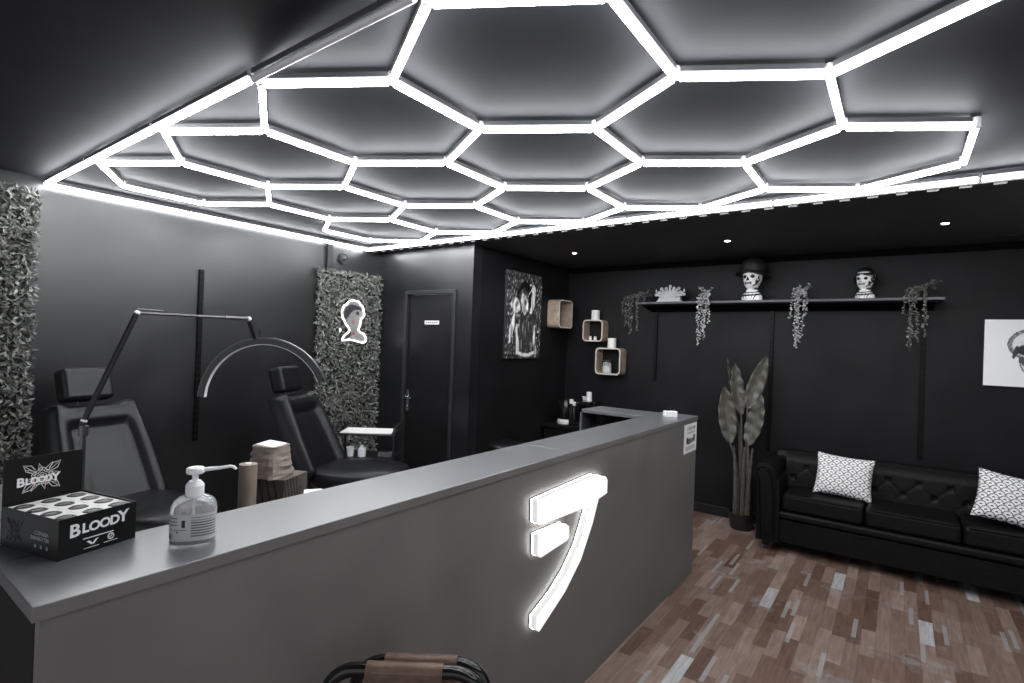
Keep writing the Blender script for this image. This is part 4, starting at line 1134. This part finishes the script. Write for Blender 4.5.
# ------------------------------------------------------------------ sofa
sf = empty('sofa', (.1, 5.05, 0)); tag(sf, 'black leather button-back sofa with rolled arms against the back wall', 'sofa')
SX0, SX1 = -1.05, 1.05; SY0, SY1 = -.31, .31     # local
MB().box2((SX0 + .05, SY0 + .02, .08), (SX1 - .05, SY1, .27)).build('base', 'leather', sf, bevel=.015)
MB().box2((SX0 + .20, SY0 - .012, .28), (SX1 - .20, SY0 + .5, .335)).build('front_rail', 'leather', sf, bevel=.02, seg=3)
cw = (SX1 - SX0 - .42) / 3
for i in range(3):
    x0 = SX0 + .21 + i * cw
    nx_, ny_ = 14, 12
    b = MB(); b.box2((x0 + .004, SY0 + .005, .337), (x0 + cw - .004, SY0 + .47, .475)); o = b.build('seat_cushion', 'leather', sf, bevel=.032, seg=5)
    MB().tube([(x0 + .03, SY0 + .006, .468), (x0 + cw - .03, SY0 + .006, .468)], .005, n=6).build('piping', 'leather', o)
# tufted back
bx0, bx1 = SX0 + .18, SX1 - .18; bz0, bz1 = .44, .74
btn = []
r_i = 0; z_ = .54
while z_ < .66:
    x_ = bx0 + .06 + (.095 if r_i % 2 else 0)
    while x_ < bx1 - .03: btn.append((x_, z_)); x_ += .19
    z_ += .09; r_i += 1
def backf(u, v):
    x_ = bx0 + u * (bx1 - bx0); z_ = bz0 + v * (bz1 - bz0); y_ = .10 + .03 * v + (.055 * max(0, (v - .75) / .25) ** 2)
    dd = 0
    for bx_, bz_ in btn:
        dx, dz = x_ - bx_, z_ - bz_
        if abs(dx) < .12 and abs(dz) < .1:
            dd += .016 * math.exp(-(dx * dx + dz * dz) / (.018 ** 2))
            # diagonal pleats
            for sgn in (-1, 1):
                l_ = abs(dz * .095 - sgn * dx * .09) / .131
                al = (abs(dx) + abs(dz)) / .16
                if al < 1: dd += .003 * math.exp(-(l_ / .006) ** 2) * (1 - al * .5)
    return Vector((x_, y_ - .018 + dd, z_))
b = MB().grid(170, 40, backf); b.build('tufted_back', 'leather', sf, ang=80)
MB().box2((bx0 - .02, .19, .27), (bx1 + .02, SY1, .70)).build('back_body', 'leather', sf, bevel=.02)
b = MB(); b.cyl((SX0 + .1, .235, .69), (SX1 - .1, .235, .69), .068, n=24); b.build('back_roll', 'leather', sf, ang=60)
for i, (bx_, bz_) in enumerate(btn):
    v = (bz_ - bz0) / (bz1 - bz0); y_ = .10 + .03 * v + (.055 * max(0, (v - .75) / .25) ** 2) - .018 + .018
    MB().sph((bx_, y_, bz_), .011, (1, .5, 1), n=8).build('button', 'leather', sf)
# arms
for s in (-1, 1):
    xo = SX0 if s < 0 else SX1; inner = -s
    prof = []
    rc = (xo + inner * .085, .615); rr = .085
    for k in range(21):
        a = R(-150 + k * (300) / 20) if False else R(200 - k * 12.5)
        prof.append((rc[0] + (-inner) * -math.cos(a) * -rr, rc[1] + rr * math.sin(a)))
    pr_ = [(xo + inner * .035, .08), (xo + inner * .035, .56)]
    for k in range(17):
        a = R(215 - k * 14.5)
        pr_.append((rc[0] + inner * rr * math.cos(a), rc[1] + rr * math.sin(a)))
    pr_ += [(xo + inner * .195, .56), (xo + inner * .205, .45), (xo + inner * .205, .08)]
    MB().prism(pr_, lambda u, v, k: (u, (SY0 - .01, SY1)[k], v)).build('arm', 'leather', sf, bevel=.008)
    ip = [(rc[0] + (u - rc[0]) * .72 if v > .5 else (u - (xo + inner * .12)) * .6 + xo + inner * .12, rc[1] + (v - rc[1]) * .72 if v > .5 else v + (.03 if v < .2 else 0)) for u, v in pr_]
    MB().tube([(u, SY0 - .012, v) for u, v in ip], .008, n=6, closed=False).build('arm_piping', 'leather', sf)
    MB().prism([(rc[0] + (u - rc[0]) * .5 if v > .5 else (u - (xo + inner * .12)) * .42 + xo + inner * .12, rc[1] + (v - rc[1]) * .5 if v > .5 else v + (.06 if v < .2 else 0)) for u, v in pr_], lambda u, v, k: (u, (SY0 - .026, SY0 - .0105)[k], v)).build('arm_facing', 'leather', sf, bevel=.006)
    for y_ in (SY0 + .06, SY1 - .06):
        f_o = MB().lathe([(.022, .028), (.03, .04), (.034, .075), (.03, .0795)], c=(xo + inner * .1, y_, 0), n=16).build('foot', 'gloss', sf)
        MB().lathe([(.016, 0), (.018, .004), (.018, .024), (.014, .0275)], c=(xo + inner * .1, y_, 0), n=14).build('caster', 'alu', f_o)

# pillows
def pillow(loc, rot, w_, h_, label):
    t = MB(); n = 22
    def F(u, v, s):
        a, b_ = u * 2 - 1, v * 2 - 1
        th = .065 * ((1 - abs(a) ** 2.6) * (1 - abs(b_) ** 2.6)) ** .55 if abs(a) < 1 and abs(b_) < 1 else 0
        px = a * w_ / 2 * (1 - .07 * (1 - b_ * b_) * abs(a) ** 3); pz = b_ * h_ / 2 * (1 - .07 * (1 - a * a) * abs(b_) ** 3)
        return Vector((px, s * th, pz))
    t.grid(n, n, lambda u, v: F(u, v, -1)); t.grid(n, n, lambda u, v: F(u, v, 1))
    bmesh.ops.remove_doubles(t.bm, verts=t.bm.verts[:], dist=.0003)
    o = t.build('cushion', 'scallop', ang=80); o.location = loc; o.rotation_euler = rot
    return tag(o, label, 'cushion', 'patterned cushions on the sofa')
pillow((-.335, 5.03, .632), (R(-24), R(3), R(2)), .40, .34, 'white scallop-patterned cushion leaning near the left arm of the sofa')
pillow((.66, 4.96, .655), (R(-26), R(8), R(-3)), .42, .35, 'white scallop-patterned cushion on the right half of the sofa')

# ------------------------------------------------------------------ nested chairs in the foreground
def fchair(loc, rz, H, label):
    t = empty('tubular_chair', loc, rz); tag(t, label, 'chair', None)
    Wd = .19 if H > .79 else .168; dzs = H - .80
    # seat faces local -y (towards the viewer); back loop in the local xz plane
    pts = [(-Wd, 0, .44 + dzs)]
    pts += [(-Wd, .01, .62)]
    for k in range(9):
        a = math.pi - math.pi / 2 * k / 8; pts.append((-Wd + .075 + .075 * math.cos(a), .02, H - .075 + .075 * math.sin(a)))
    for k in range(9):
        a = math.pi / 2 - math.pi / 2 * k / 8; pts.append((Wd - .075 + .075 * math.cos(a), .02, H - .075 + .075 * math.sin(a)))
    pts += [(Wd, .01, .62), (Wd, 0, .44 + dzs)]
    MB().tube(pts, .0165, n=14).build('back_frame', 'gloss', t)
    w_ = MB()
    sec = [(.02 + .0195 * math.cos(R(a)), .0195 * math.sin(R(a))) for a in range(0, 181, 15)] + [(.0015, -.075), (.0055, -.076), (.010, -.03), (.030, -.03), (.0345, -.076), (.0385, -.075)]
    w_.prism(sec, lambda u, v, k: ((-.092, .092)[k], u, H + v))
    o = w_.build('leather_wrap', 'tan', t); o['label'] = 'brown leather wrap'
    st_ = MB(); 
    st_.tube([(-.078 + i * .0156, .0015, H + .004) for i in range(11)], .0008, n=4); st_.build('stitching', 'bag', o)
    MB().box((0, -.2, .455 + dzs), (.38, .38, .018)).build('seat', 'tan', t, bevel=.012, seg=3)
    for sx in (-1, 1):
        MB().tube([(sx * Wd, 0, .44 + dzs), (sx * (Wd + .005), .03, .012)], .0115, n=10).build('leg', 'gloss', t)
        MB().tube([(sx * Wd, -.0, .435 + dzs), (sx * Wd, -.33, .435 + dzs), (sx * Wd, -.355, .42 + dzs), (sx * (Wd + .005), -.37, .012)], .0115, n=10).build('leg', 'gloss', t)
    return t
# front loop centre near (402,664) of the photograph
AZ = math.atan2(RT.y, RT.x)
q = onplane(403, 676, 2, .80)
fchair((q.x, q.y, 0), AZ, .80, 'dark tubular chair with brown leather wrap, nearest the camera')
q = onplane(420, 667, 2, .772)
fchair((q.x, q.y, 0), AZ, .772, 'dark tubular chair with brown leather wrap, nested behind the nearest one')

# ------------------------------------------------------------------ camera, lights, world
cam = bpy.data.cameras.new('camera'); co = bpy.data.objects.new('camera', cam); col.objects.link(co)
cam.sensor_width = 36; cam.sensor_fit = 'HORIZONTAL'; cam.lens = 36 * f_ / 1024; cam.clip_start = .05
m = Matrix(((RT.x, UP.x, -FW.x, 0), (RT.y, UP.y, -FW.y, 0), (RT.z, UP.z, -FW.z, 1.6), (0, 0, 0, 1)))
co.matrix_world = m
sc.camera = co
# daylight from the glazed shop front behind the camera
w = bpy.data.worlds.new('world'); sc.world = w; w.use_nodes = True
bg = w.node_tree.nodes['Background']; bg.inputs['Color'].default_value = (.9, .93, 1, 1); bg.inputs['Strength'].default_value = .8
sc.view_settings.view_transform = 'Standard'; sc.view_settings.look = 'None'
sc.view_settings.exposure = 0; sc.view_settings.gamma = 1; sc.view_settings.use_curve_mapping = False
